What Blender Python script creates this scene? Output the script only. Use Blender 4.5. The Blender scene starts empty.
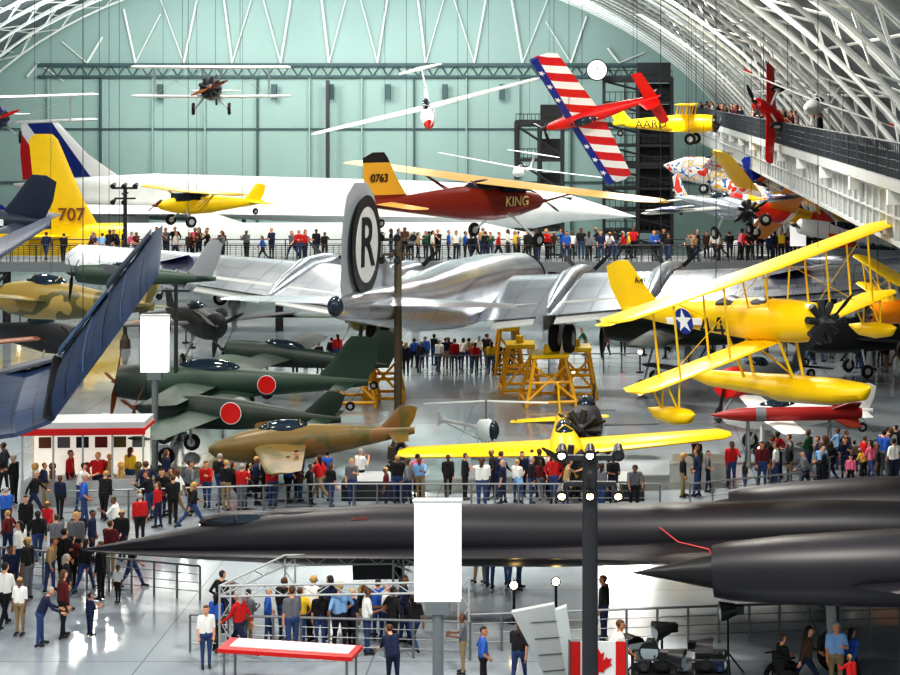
import bpy, math, random, bmesh
from mathutils import Vector, Matrix, Euler
R_=random.Random(5)
sc=bpy.context.scene; C=sc.collection
H=15.0; F=1600.0; rad=math.radians
def W(px,py,Y): return Vector(((px-600)*Y/F,Y,H-(py-90)*Y/F))
def G(px,py):
    Y=H*F/(py-90); return Vector(((px-600)*Y/F,Y,0))
def lin(c): return tuple(((v/255)/12.92 if v<11 else ((v/255+.055)/1.055)**2.4) for v in c)+(1,)
M={}
def base(n,r,m,coat=0):
    a=bpy.data.materials.new(n); a.use_nodes=True; t=a.node_tree; b=t.nodes['Principled BSDF']
    b.inputs['Roughness'].default_value=r; b.inputs['Metallic'].default_value=m; b.inputs['Coat Weight'].default_value=coat
    M[n]=a; return a,t,b
def mat(n,c,r=.45,m=0,em=0,v=.12,sc_=1.5,coat=0,panel=0):
    a,t,b=base(n,r,m,coat)
    tc=t.nodes.new('ShaderNodeTexCoord'); nz=t.nodes.new('ShaderNodeTexNoise'); nz.inputs['Scale'].default_value=sc_
    mx=t.nodes.new('ShaderNodeMix'); mx.data_type='RGBA'
    L=lin(c); mx.inputs[6].default_value=tuple(x*(1-v) for x in L[:3])+(1,); mx.inputs[7].default_value=tuple(min(1,x*(1+v)) for x in L[:3])+(1,)
    t.links.new(tc.outputs['Object'],nz.inputs['Vector']); t.links.new(nz.outputs['Fac'],mx.inputs[0]); out=mx.outputs[2]
    if panel:
        br=t.nodes.new('ShaderNodeTexBrick'); br.inputs['Scale'].default_value=1; br.inputs['Brick Width'].default_value=panel; br.inputs['Row Height'].default_value=panel*.6; br.inputs['Mortar Size'].default_value=.035; br.inputs['Color1'].default_value=(1,1,1,1); br.inputs['Color2'].default_value=(.7,.7,.73,1); br.inputs['Mortar'].default_value=(.4,.4,.43,1)
        m2=t.nodes.new('ShaderNodeMix'); m2.data_type='RGBA'; m2.blend_type='MULTIPLY'; m2.inputs[0].default_value=.85
        t.links.new(tc.outputs['Object'],br.inputs[0]); t.links.new(out,m2.inputs[6]); t.links.new(br.outputs[0],m2.inputs[7]); out=m2.outputs[2]
    t.links.new(out,b.inputs['Base Color'])
    if em: b.inputs['Emission Color'].default_value=L; b.inputs['Emission Strength'].default_value=em
    return a
def band(n,co,lo,hi,stops,r=.4,mod=0,noise=0):
    a,t,b=base(n,r,0); N=t.nodes.new
    tc=N('ShaderNodeTexCoord'); src=tc.outputs['Object']
    if noise:
        nz=N('ShaderNodeTexNoise'); nz.inputs['Scale'].default_value=noise; t.links.new(src,nz.inputs['Vector']); val=nz.outputs['Fac']
    else:
        d=N('ShaderNodeVectorMath'); d.operation='DOT_PRODUCT'; d.inputs[1].default_value=co; t.links.new(src,d.inputs[0]); val=d.outputs['Value']
    if mod:
        q=N('ShaderNodeMath'); q.operation='FLOORED_MODULO'; q.inputs[1].default_value=mod; t.links.new(val,q.inputs[0]); val=q.outputs[0]
    mr=N('ShaderNodeMapRange'); mr.inputs[1].default_value=lo; mr.inputs[2].default_value=hi; t.links.new(val,mr.inputs[0])
    cr=N('ShaderNodeValToRGB'); cr.color_ramp.interpolation='CONSTANT'; e=cr.color_ramp.elements
    e[0].position=0; e[0].color=lin(stops[0][1]); e[1].position=stops[1][0]; e[1].color=lin(stops[1][1])
    for p,c in stops[2:]:
        x=e.new(p); x.color=lin(c)
    t.links.new(mr.outputs[0],cr.inputs[0]); t.links.new(cr.outputs[0],b.inputs['Base Color']); return a
for n,c,r,m in [('yellow',(252,205,8),.35,0),('orange',(236,140,18),.4,0),('jackyellow',(236,172,16),.45,0),('cream',(222,205,140),.4,0),('white',(236,238,236),.4,0),('offwhite',(205,212,212),.4,0),
 ('black',(14,15,18),.4,0),('tire',(20,20,20),.8,0),('red',(205,20,18),.4,0),('darkred',(118,32,18),.4,0),('missilered',(150,26,24),.45,0),('blue',(18,45,140),.4,0),
 ('green',(38,62,50),.5,0),('dgreen',(28,44,36),.5,0),('olive',(105,98,42),.5,0),('brown',(125,68,30),.4,0),('tan',(215,172,95),.45,0),('gray',(112,118,122),.5,0),('dgray',(42,44,48),.5,0),('lgray',(176,180,180),.45,0),
 ('finmetal',(150,158,166),.35,.3),('steel',(130,132,135),.35,.6),('bronze',(92,82,68),.4,.4),('glass',(30,45,58),.08,0),('eye',(15,12,10),.3,0),('pane',(150,165,170),.1,0),('navy',(28,40,72),.5,0)]:
    mat(n,c,r,m)
mat('silver',(212,217,224),.24,.82,panel=2.2); mat('silver2',(176,183,192),.28,.8,panel=1.4)
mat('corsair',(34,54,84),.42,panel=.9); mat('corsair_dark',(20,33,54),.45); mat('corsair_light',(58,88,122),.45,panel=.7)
mat('sr_black',(30,28,35),.42,.1,v=.25,sc_=.6)
mat('rib',(222,226,224),.5,v=.05); mat('roof',(104,112,116),.6,v=.12); mat('teal',(140,165,160),.6,v=.14,sc_=.1); mat('teal_dark',(58,82,86),.6)
mat('lamp',(255,215,140),.3,em=26); mat('panel_white',(250,252,250),.4,em=.5,v=.02); mat('case_light',(240,236,222),.3,em=.5); mat('railmesh',(48,54,62),.5)
band('camo',(1,0,0),0,1,[(0,(112,90,42)),(.52,(92,84,44)),(.6,(122,90,50))],noise=.6)
band('tiger',(1,0,0),0,1,[(0,(140,120,60)),(.5,(84,80,40)),(.6,(160,138,78))],noise=.5)
band('candy',(.5,1,0),0,1,[(0,(210,25,32)),(.5,(245,245,245))],mod=.95)
band('concfin',(1,0,.9),-29,-17,[(0,(205,30,40)),(.34,(240,240,240)),(.47,(28,48,125)),(.72,(240,240,240))])
band('kingfin',(0,0,1),0,2.4,[(0,(112,36,20)),(.25,(214,160,50)),(.85,(30,28,28))])
band('patch',(1,0,0),.3,.7,[(0,(220,60,40)),(.3,(240,240,235)),(.45,(50,110,195)),(.52,(240,240,240)),(.6,(245,190,40)),(.7,(235,235,230))],noise=.9)
band('redyel',(1,.5,.4),0,3,[(0,(225,50,22)),(.4,(250,190,30)),(.7,(235,235,230)),(.8,(190,40,40))],mod=3)
a,t,b=base('floor_mat',.2,0); N=t.nodes.new
tc=N('ShaderNodeTexCoord'); nz=N('ShaderNodeTexNoise'); nz.inputs['Scale'].default_value=.12; nz.inputs['Detail'].default_value=6
rp=N('ShaderNodeValToRGB'); rp.color_ramp.elements[0].position=.3; rp.color_ramp.elements[0].color=lin((124,134,144)); rp.color_ramp.elements[1].position=.7; rp.color_ramp.elements[1].color=lin((180,188,194))
br=N('ShaderNodeTexBrick'); br.offset=0; br.inputs['Scale'].default_value=1; br.inputs['Brick Width'].default_value=6; br.inputs['Row Height'].default_value=6; br.inputs['Mortar Size'].default_value=.025; br.inputs['Color1'].default_value=br.inputs['Color2'].default_value=(1,1,1,1); br.inputs['Mortar'].default_value=(.6,.6,.6,1)
mx=N('ShaderNodeMix'); mx.data_type='RGBA'; mx.blend_type='MULTIPLY'; mx.inputs[0].default_value=1
t.links.new(tc.outputs['Object'],nz.inputs[0]); t.links.new(nz.outputs[0],rp.inputs[0]); t.links.new(tc.outputs['Object'],br.inputs[0]); t.links.new(rp.outputs[0],mx.inputs[6]); t.links.new(br.outputs[0],mx.inputs[7]); t.links.new(mx.outputs[2],b.inputs['Base Color'])
mr=N('ShaderNodeMapRange'); mr.inputs[3].default_value=.08; mr.inputs[4].default_value=.24; t.links.new(nz.outputs[0],mr.inputs[0]); t.links.new(mr.outputs[0],b.inputs['Roughness'])
b.inputs['Coat Weight'].default_value=.5; b.inputs['Coat Roughness'].default_value=.06

AF=[(0,0),(.03,.35),(.12,.75),(.3,1),(.6,.75),(1,.05),(1,-.05),(.6,-.4),(.3,-.6),(.12,-.5),(.03,-.28)]
class MB:
    def __init__(s): s.v=[];s.f=[];s.m=[];s.cm=0
    def add(s,vs,fs):
        o=len(s.v); s.v+=[tuple(v) for v in vs]; s.f+=[tuple(o+i for i in f) for f in fs]; s.m+=[s.cm]*len(fs); return s
    def rings(s,rs,cap=True):
        n=len(rs[0]); vs=[p for r in rs for p in r]; fs=[]
        for i in range(len(rs)-1):
            for j in range(n): k=(j+1)%n; fs.append((i*n+j,i*n+k,(i+1)*n+k,(i+1)*n+j))
        if cap: fs+=[tuple(range(n))[::-1],tuple(range((len(rs)-1)*n,len(rs)*n))]
        return s.add(vs,fs)
    def loft(s,st,n=14,y=0,cap=True):
        return s.rings([[(x,y+ry*math.cos(2*math.pi*i/n),z+rz*math.sin(2*math.pi*i/n)) for i in range(n)] for x,z,ry,rz in st],cap)
    def tube(s,a,b,r,r2=None,n=6):
        a=Vector(a);b=Vector(b);r2=r if r2 is None else r2; d=(b-a)
        if d.length<1e-6: return s
        q=d.to_track_quat('Z','Y'); 
        return s.rings([[c+q@Vector((rr*math.cos(2*math.pi*i/n),rr*math.sin(2*math.pi*i/n),0)) for i in range(n)] for c,rr in ((a,r),(b,r2))])
    def path(s,pts,r,n=6):
        for a,b in zip(pts,pts[1:]): s.tube(a,b,r,n=n)
        return s
    def box(s,c,d,rz=0,ry=0,rx=0):
        Q=Euler((rx,ry,rz)).to_matrix(); c=Vector(c)
        vs=[c+Q@Vector((x*d[0]/2,y*d[1]/2,z*d[2]/2)) for x in(-1,1) for y in(-1,1) for z in(-1,1)]
        return s.add(vs,[(0,1,3,2),(4,6,7,5),(0,4,5,1),(2,3,7,6),(0,2,6,4),(1,5,7,3)])
    def wing(s,st,ax='y',inc=0):
        rs=[]
        for x,y,z,c,t in st:
            rs.append([(x-u*c,y,z+h*t*.6-inc*u*c) if ax=='y' else (x-u*c,y+h*t*.6,z) for u,h in AF])
        return s.rings(rs)
    def ell(s,c,r,n=10,m=6):
        if not hasattr(r,'__len__'): r=(r,r,r)
        rs=[]
        for j in range(m+1):
            p=math.pi*min(max(j/m,.02),.98); rs.append([(c[0]+r[0]*math.sin(p)*math.cos(2*math.pi*i/n),c[1]+r[1]*math.sin(p)*math.sin(2*math.pi*i/n),c[2]-r[2]*math.cos(p)) for i in range(n)])
        return s.rings(rs)
    def prism(s,pts,off):
        off=Vector(off); P=[Vector(p) for p in pts]; return s.rings([P,[p+off for p in P]])
def ob(name,mb,mats,parent=None,loc=(0,0,0),rot=(0,0,0),ang=35,label=None):
    me=bpy.data.meshes.new(name); me.from_pydata(mb.v,[],mb.f)
    for k in (mats if isinstance(mats,(list,tuple)) else [mats]): me.materials.append(M[k])
    me.polygons.foreach_set('material_index',mb.m)
    bm=bmesh.new(); bm.from_mesh(me); bmesh.ops.recalc_face_normals(bm,faces=bm.faces); bm.to_mesh(me); bm.free()
    me.polygons.foreach_set('use_smooth',[True]*len(me.polygons)); me.set_sharp_from_angle(angle=rad(ang))
    o=bpy.data.objects.new(name,me); C.objects.link(o); o.location=loc; o.rotation_euler=rot
    if parent: o.parent=parent
    if label: o['label']=label
    return o
def top(name,label,cat,loc=(0,0,0),rot=(0,0,0),group=None,mesh=None):
    o=bpy.data.objects.new(name,mesh); C.objects.link(o); o.location=loc; o.rotation_euler=rot; o['label']=label; o['category']=cat
    if group: o['group']=group
    return o
def text(parent,s,loc,rot,size,m,name='lettering',bold=.015):
    cu=bpy.data.curves.new('t','FONT'); cu.body=s; cu.size=size; cu.extrude=.006; cu.align_x='CENTER'; cu.align_y='CENTER'; cu.offset=size*bold
    o=bpy.data.objects.new('t',cu); C.objects.link(o); bpy.context.view_layer.update()
    me=bpy.data.meshes.new_from_object(o.evaluated_get(bpy.context.evaluated_depsgraph_get())); bpy.data.objects.remove(o)
    me.materials.clear(); me.materials.append(M[m]); k=bpy.data.objects.new(name,me); C.objects.link(k); k.parent=parent; k.location=loc; k.rotation_euler=rot; return k
def fours(parent,loc,rot,h,m='black'):
    # bold open numeral 4, drawn twice side by side
    for dx in(-.48*h,.48*h):
        k=MB(); k.prism([(dx+.14*h,-.5*h,0),(dx+.3*h,-.5*h,0),(dx+.3*h,.5*h,0),(dx+.14*h,.5*h,0)],(0,0,.012))
        k.prism([(dx-.38*h,-.24*h,0),(dx+.42*h,-.24*h,0),(dx+.42*h,-.11*h,0),(dx-.38*h,-.11*h,0)],(0,0,.013))
        k.prism([(dx-.38*h,-.2*h,0),(dx-.24*h,-.2*h,0),(dx+.22*h,.5*h,0),(dx+.08*h,.5*h,0)],(0,0,.014)); ob('numeral_four',k,m,parent,loc,rot)
def disc(m,c,r,z,n=24):
    m.rings([[ (c[0]+r*math.cos(2*math.pi*i/n),c[1]+r*math.sin(2*math.pi*i/n),zz) for i in range(n)] for zz in (z-.01,z)])
def star(parent,loc,rot,r):
    m=MB(); disc(m,(0,0),r,0); m.cm=1
    m.prism([((r*.95 if i%2==0 else r*.38)*math.sin(math.pi*i/5),(r*.95 if i%2==0 else r*.38)*math.cos(math.pi*i/5),.004) for i in range(10)],(0,0,.01))
    m.box((r*1.45,0,-.01),(r*.95,r*.5,.02)); m.box((-r*1.45,0,-.01),(r*.95,r*.5,.02))
    ob('star_marking',m,['blue','white'],parent,loc,rot)
def sun(parent,loc,rot,r,m_='red'):
    m=MB(); disc(m,(0,0),r*1.07,0); m.cm=1; disc(m,(0,0),r,.01); ob('roundel',m,['white',m_],parent,loc,rot)
RX,RY_=-26.3,(45.0,29.7)
def ceilz(x): return RY_[1]*math.sqrt(max(.01,1-((x-RX)/RY_[0])**2))
PR={'rad':[(0,0,.5,.5),(.02,0,.88,.88),(.12,0,1,1),(.3,.05,.9,1.05),(.5,.1,.7,.85),(.8,.2,.35,.5),(1,.3,.06,.2)],
'inl':[(0,0,.15,.15),(.03,0,.4,.45),(.15,0,.65,.85),(.3,.05,.8,1.1),(.5,.1,.75,1),(.8,.2,.35,.5),(1,.3,.05,.2)],
'gl':[(0,0,.1,.1),(.05,0,.5,.5),(.2,.1,1,1),(.35,.1,.9,.9),(.5,.2,.35,.4),(1,.4,.12,.15)],
'jet':[(0,0,.05,.05),(.06,0,.45,.45),(.15,.05,.9,.95),(.25,.1,1,1.1),(.7,.05,1,1),(.9,.05,.7,.8),(1,.1,.35,.4)]}
def propeller(E,x,z,y,n,r,m,ph=.4,hub=.12,cw_=1.0):
    k=MB(); k.loft([(x+.35,z,.02,.02),(x+.2,z,hub*.8,hub*.8),(x,z,hub,hub)],10,y); P=ob('propeller',k,m if m!='black' else 'dgray',E)
    for i in range(n):
        a=ph+2*math.pi*i/n; k=MB(); u=Vector((0,math.cos(a),math.sin(a))); w=Vector((0,-math.sin(a),math.cos(a))); o=Vector((x+.12,y,z)); rs=[]
        for q,c in((.08,.04),(.35,.09),(.7,.085),(1,.03)):
            ww=(w*math.cos(.9-q*.7)+Vector((1,0,0))*math.sin(.9-q*.7)); nn=u.cross(ww); ct=o+u*q*r
            rs.append([ct+ww*c*r*cw_,ct+nn*.02,ct-ww*c*r*cw_,ct-nn*.02])
        k.rings(rs); ob('blade',k,m,P)
def wheel(E,c,r,w=.16,name='wheel'):
    k=MB(); c=Vector(c); rs=[]
    for y,q in((-w/2,.6),(-w/2,.88),(-w*.3,1),(w*.3,1),(w/2,.88),(w/2,.6)): rs.append([c+Vector((q*r*math.cos(2*math.pi*i/16),y,q*r*math.sin(2*math.pi*i/16))) for i in range(16)])
    k.rings(rs); k.cm=1; k.tube(c+Vector((0,-w*.55,0)),c+Vector((0,w*.55,0)),r*.5,n=12); ob(name,k,['tire','lgray'],E)
def cables(E,loc,rot,pts,r=.012):
    Q=Euler(rot).to_matrix(); 
    for p in pts:
        w=Vector(loc)+Q@Vector(p); e=Vector((w.x,w.y,ceilz(w.x)-.3)); k=MB(); k.tube(p,Q.transposed()@(e-Vector(loc)),r,n=4); ob('cable',k,'dgray',E)
def orient(n,w):
    n=Vector(n).normalized(); w=Vector(w); w=(w-n*w.dot(n)).normalized(); u=n.cross(w); return tuple(Matrix((n,w,u)).transposed().to_euler())
def plane(label,loc,yaw,pitch=0,roll=0,L=8,b=10,fm='yellow',wm=None,R=.5,prof='rad',wz=0,wx=0,cr=None,tp=.75,dih=2,sw=0,up=0,finm=None,fh=1.2,ts=None,prop=(2,1.1,'black'),gear=None,g=1.6,canopy=True,hang=True,wth=.13,tm=None,cowl=None,cyl=False,fc=None,lowb=1,rv=None,fx=0):
    wm=wm or fm; finm=finm or fm; tm=tm or wm; cr=cr or b*.16; ts=ts or b*.32; rot=orient(*rv) if rv else (rad(roll),rad(-pitch),rad(yaw))
    E=top('airplane',label,'airplane',loc,rot); xn=.3*L
    m=MB(); m.loft([(xn-t*L,z*R,a*R,c*R) for t,z,a,c in PR[prof]],18); ob('fuselage',m,fm,E)
    def wg(z0,bb,name,x0,mm,cc,dh,s_,tpr=tp):
        st=[]
        for k in(-1,-.95,-.5,0,.5,.95,1):
            ak=abs(k); c=cc*(1-(1-tpr)*ak)*(.5 if ak==1 else 1); st.append((x0+cc*.35-s_*ak*bb/2-(cc-c)*.35,k*bb/2,z0+math.tan(rad(dh))*ak*bb/2,c,c*wth))
        m=MB(); m.wing(st); ob(name,m,mm,E)
    wg(wz,b*lowb,'wing',wx,wm,cr,dih,sw); tx=xn-L+.1*L
    wg(.25*R if not prof=='gl' else .4*R+fh*.9,ts,'tailplane',tx,tm,max(.5,ts*.24),0,sw*.8)
    m=MB(); fc=fc or .15*L; m.wing([(tx+.08*L+fc*.3,0,R*.1,fc*1.25,.12),(tx+.04*L,0,fh*.55,fc,.1),(tx-.01*L,0,fh*.9,fc*.75,.08),(tx-.03*L,0,fh,fc*.35,.04)],'z'); ob('tail_fin',m,finm,E)
    if up:
        wg(up,b,'upper_wing',wx+.3,wm,cr,dih,sw)
        for sy in(-1,1):
            m=MB()
            for xx in(.25*cr,-.35*cr):
                for fr in ((.36,) if b<11 else (.2,.38)):
                    yy=sy*b*fr*lowb; m.tube((wx+xx,yy,wz+math.tan(rad(dih))*abs(yy)),(wx+xx+.3,yy,up+math.tan(rad(dih))*abs(yy)),.035)
                m.tube((wx+xx+.1,sy*R*.6,R*.6),(wx+xx+.3,sy*.6,up),.03)
            m.tube((wx+.25*cr,sy*R,wz),(wx+.2*cr+.3,sy*b*.36*lowb,up),.012,n=4); m.tube((wx+.2*cr+.3,sy*.6,up),(wx-.1*cr,sy*b*.36*lowb,wz+.15),.012,n=4)
            ob('wing_struts',m,wm if wm in('yellow','orange') else 'lgray',E)
    elif wz>R*.7 and prof!='gl':
        for sy in(-1,1):
            m=MB(); m.tube((wx,sy*R*.7,-R*.6),(wx,sy*b*.25,wz),.04); m.tube((wx-.5,sy*R*.7,-R*.6),(wx,sy*b*.25,wz),.04)
            ob('wing_struts',m,fm,E)
    if cowl: m=MB(); m.loft([(xn+.03,0,.62*R,.62*R),(xn-.02,0,.92*R,.92*R),(xn-.07*L,0,1.06*R,1.06*R),(xn-.13*L,0,1.03*R,1.05*R)] if prof!='gl' else [(xn+.02,0,.12*R,.12*R),(xn-.05*L,0,.53*R,.53*R),(xn-.07*L,.03*R,.62*R,.62*R)],18); ob('cowling',m,cowl,E)
    if cyl:
        m=MB(); m.loft([(xn+.2,0,R*.2,R*.2),(xn,0,R*.5,R*.5),(xn-.3,0,R*.5,R*.5)],12)
        for i in range(9): a=2*math.pi*i/9; m.tube((xn,R*.3*math.cos(a),R*.3*math.sin(a)),(xn,R*1.02*math.cos(a),R*1.02*math.sin(a)),R*.17,n=8)
        ob('engine',m,'dgray',E)
    if prop: propeller(E,xn+(.15 if cyl else .02),0,0,prop[0],prop[1],prop[2])
    if canopy:
        m=MB(); m.ell((xn-.36*L,0,R*.85),(.13*L,R*.5,R*.62),14,8); m.cm=1
        for q in(-.6,-.2,.2,.6): m.tube((xn-.36*L+q*.13*L,-R*.4,R*1.12),(xn-.36*L+q*.13*L,0,R*1.4),.025); m.tube((xn-.36*L+q*.13*L,R*.4,R*1.12),(xn-.36*L+q*.13*L,0,R*1.4),.025)
        ob('canopy',m,['glass',fm],E)
    if gear in('fix','tri'):
        for sy in(-1,1):
            k=MB(); k.tube((.05*L if gear=='fix' else -.05*L,sy*R*.5,-R*.5),(.08*L if gear=='fix' else -.05*L,sy*max(.9,b*.1),-g+.35),.07,.05); ob('landing_gear',k,'lgray',E); wheel(E,(.08*L if gear=='fix' else -.05*L,sy*max(.9,b*.1)+sy*.1,-g+.35),.35)
        wheel(E,((xn-L*.93) if gear=='fix' else xn-.12*L,0,-g*.35 if gear=='fix' else -g+.25),.2 if gear=='fix' else .25,.1,'tail_wheel' if gear=='fix' else 'nose_wheel')
    if gear=='float':
        k=MB(); k.loft([(fx+xn+.5,-g+.2,.03,.05),(fx+xn+.2,-g+.05,.3,.25),(fx+xn-.8,-g,.45,.38),(fx+xn-.35*L,-g,.48,.42),(fx+xn-.4*L,-g+.05,.46,.34),(fx+xn-.7*L,-g+.15,.3,.25),(fx+xn-.85*L,-g+.3,.05,.08)],12); ob('main_float',k,fm,E)
        k=MB()
        for xx in(.12*L,-.12*L):
            for sy in(-1,1): k.tube((xx,sy*R*.6,-R*.6),(xx+.2,sy*.2,-g+.3),.05)
        k.tube((.12*L,.1,-g+.3),(-.12*L,.1,-R*.6),.03); ob('float_struts',k,fm,E)
        for sy in(-1,1):
            k=MB(); y=sy*b*.4*lowb; zz=wz+math.tan(rad(dih))*abs(y); k.loft([(x,zz-1.0+dz,r,r) for x,dz,r in((wx+.95,.1,.03),(wx+.7,.02,.2),(wx+.1,0,.27),(wx-.6,.03,.2),(wx-1,.15,.03))],12,y)
            for xx in(.3,-.4): k.tube((wx+xx,y-.25,zz),(wx+xx,y,zz-.9),.03); k.tube((wx+xx,y+.25,zz),(wx+xx,y,zz-.9),.03)
            ob('wing_float',k,fm,E)
    if hang: cables(E,loc,rot,[(.1*L,b*.18,max(up,wz)+.1),(.1*L,-b*.18,max(up,wz)+.1),(-.5*L,0,.3*R)])
    return E

# ---------------- structure ----------------
def struct(o): o['kind']='structure'; return o
m=MB(); m.box((-26,80,-.1),(140,200,.2)); struct(ob('floor',m,'floor_mat'))
def arc(off,n=56):
    return [(RX+(RY_[0]-off)*math.cos(math.pi*i/n),(RY_[1]-off)*math.sin(math.pi*i/n)) for i in range(n+1)]
m=MB(); A=arc(0); Y0,Y1=50,166
vs=[(x,y,z) for y in(Y0,Y1) for x,z in A]; n=len(A); m.add(vs,[(i,i+1,n+i+1,n+i) for i in range(n-1)]); struct(ob('ceiling',m,'roof',ang=10))
m=MB(); m.prism([(x,165.6,z) for x,z in A],(0,.4,0)); struct(ob('wall_back',m,'teal'))
tn=[0]
def trim(m,k,ang=35): tn[0]+=1; return struct(ob('trim_%d'%tn[0],m,k,ang=ang))
def truss(y):
    m=MB(); a=arc(.3,48); c=arc(1.5,48)
    m.path([(x,y-.35,z) for x,z in a],.08,5); m.path([(x,y+.35,z) for x,z in a],.08,5); m.path([(x,y,z) for x,z in c],.11,5)
    z_=[]
    for i in range(49): z_.append((a[i][0],y-.35,a[i][1]) if i%2==0 else (c[i][0],y,c[i][1]))
    m.path(z_,.045,4); m.path([(p[0],2*y-p[1],p[2]) for p in z_],.045,4); return m
ys=[53+5.0*i for i in range(23)]
for y in ys: trim(truss(y),'rib')
a=arc(.25,36)
for i in range(1,36): m=MB(); m.tube((a[i][0],51,a[i][1]),(a[i][0],165,a[i][1]),.06,n=4); trim(m,'rib')
m=MB(); m.box((-27,165.2,17.6),(62,.5,.35)); m.box((-27,165.2,16.4),(62,.5,.25))
for i in range(40): x=-57.5+i*1.55; m.tube((x,165,16.4),(x+.77,165,17.6),.07,n=4); m.tube((x+.77,165,17.6),(x+1.55,165,16.4),.07,n=4)
trim(m,'teal_dark')
for i in range(12):
    x=-57+i*5.4; m=MB(); m.box((x,165.3,8.2),(.16,.3,16.4)); trim(m,'teal_dark' if i%3==1 else 'teal')
for i in range(13):
    x=-58+i*5.0; d=-.22*(x+26); m=MB(); zt=min(ceilz(x),ceilz(x-d*.6))-1.5; m.tube((x,165.3,17.8),(x+(1.6 if i%2 else -1.2),165.3,zt),.13,n=5); m.tube((x,165.3,17.8),(x-(2.6 if i%2 else -2.6),165.3,zt-.5),.07,n=5); trim(m,'rib')
for z in(5.5,11): m=MB(); m.box((-27,165.35,z),(76,.2,.12)); trim(m,'teal_dark')
for i in range(8):
    m=MB(); x=W(160+i*57,90,164.8).x; m.box((x,164.8,14.8),(.55,.4,1.6)); trim(m,'teal_dark')
m=MB(); x=W(326,90,163).x; m.box((x,164,10),(.35,.35,12)); trim(m,'dgray')
E=top('wall_clock','round white clock face on a dark frame','clock',W(597,70,149)); m=MB(); m.tube((0,0,0),(0,.3,0),.9,n=32); ob('clock_face',m,'panel_white',E); m=MB(); m.tube((0,.05,0),(0,.4,0),1.02,n=32); ob('rim',m,'dgray',E); m=MB(); m.box((.02,-.03,.3),(.06,.04,.6)); m.box((.2,-.03,0),(.44,.04,.06)); ob('clock_hand',m,'gray',E)
def tower(px0,px1,py0,Y,label,lev):
    a=W(px0,py0,Y);b=W(px1,py0,Y); w=b.x-a.x; E=top('stair_tower',label,'tower',((a.x+b.x)/2,Y,0)); m=MB()
    for x in(-w/2,0,w/2):
        for y in(0,3): m.box((x,y,a.z/2),(.3,.3,a.z))
    for z in(.2,a.z*.5,a.z): m.box((0,0,z),(w,.2,.3)); m.box((0,3,z),(w,.2,.3)); m.box((-w/2,1.5,z),(.2,3,.3)); m.box((w/2,1.5,z),(.2,3,.3)); m.box((0,1.5,z),(.2,3,.3))
    ob('frame',m,'dgray',E)
    for i in range(lev):
        z=a.z*(i+1)/lev-.3; m=MB(); m.box((0,1.5,z),(w,3,.25)); m.box((0,-.02,z+1.0),(w,.07,.08)); m.box((w*.25,3,z+.9),(w*.5,.08,1.8))
        for k in range(13): m.box((-w/2+w*k/12,-.02,z+.5),(.06,.05,1.0))
        m.tube((-w/2,0,z),(w/2,0,z-a.z/lev+.4),.12); ob('landing',m,'dgray',E)
tower(604,672,78,150,'dark steel lift and stair tower',8)
tower(516,562,122,140,'dark steel stair tower with landings',4)

# -------- walkways --------
def railing(p0,p1,n,mk='dgray',h=1.05,label='dark metal railing along the walkway edge',dense=0):
    p0=Vector(p0);p1=Vector(p1); E=top('railing',label,'railing',p0); d=p1-p0; m=MB(); m.tube((0,0,h),d+Vector((0,0,h)),.035)
    for q in(.25,.5,.75): m.tube((0,0,h*q),d+Vector((0,0,h*q)),.012,n=4)
    ob('handrail',m,mk,E); f=None
    if dense:
        m=MB(); N_=int(d.length/dense)
        for i in range(N_): p=d*i/N_; m.tube(p,p+Vector((0,0,h)),.02,n=4)
        ob('balusters',m,mk,E)['kind']='stuff'
    for i in range(n+1):
        if f is None: m=MB(); m.tube((0,0,0),(0,0,h),.035); f=ob('post',m,mk,E)
        else: k=f.copy(); C.objects.link(k); k.parent=E; k.location=d*i/n
    return E
DZ=4.45
E=top('elevated_walkway','long raised visitor walkway crossing the hall','walkway',(-20,99.8,DZ)); m=MB(); m.box((0,0,-.2),(76,4,.4)); ob('deck',m,'gray',E); m=MB(); m.box((0,-2.05,-.25),(76,.12,.6)); ob('fascia',m,'gray',E)
for i in range(9): m=MB(); x=-34+i*8.5; m.tube((x,0,-DZ),(x,0,-.4),.25,n=12); m.box((x,0,-.6),(.3,3.6,.4)); ob('column',m,'dgray',E)
railing((-57,97.9,DZ),(17,97.9,DZ),46,dense=.35)
railing((-57,101.7,DZ),(17,101.7,DZ),20)
UZ=12.3
E=top('elevated_walkway','upper walkway with pale edge along the curved wall','walkway',(10.6,100,UZ)); m=MB(); m.box((.3,0,-.15),(3.6,122,.3)); ob('deck',m,'dgray',E); m=MB(); m.box((-1.6,0,-.2),(.2,122,.35)); ob('fascia',m,'lgray',E)
for i in range(16): m=MB(); y=-58+i*7.6; m.box((0,y,-.6),(3.4,.3,.5)); m.tube((-1.2,y,-.7),(2.6,y,-4),.12); ob('bracket',m,'rib',E)
railing((9,40,UZ),(9,160,UZ),60,h=1.1,mk='railmesh',dense=.3)
m=MB()
for i in range(90): m.box((0,i*1.33,0),(.1,.12,1.5))
m.box((0,59.5,.8),(.12,120,.14)); m.box((0,59.5,-.8),(.14,120,.14)); m.box((0,59.5,0),(.12,120,.06)); m.box((.12,59.5,.0),(.05,120,1.5))
E=top('louvre_screen','white slatted screen below the upper walkway','screen',(9.3,41,11)); ob('slats',m,'lgray',E)

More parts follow.
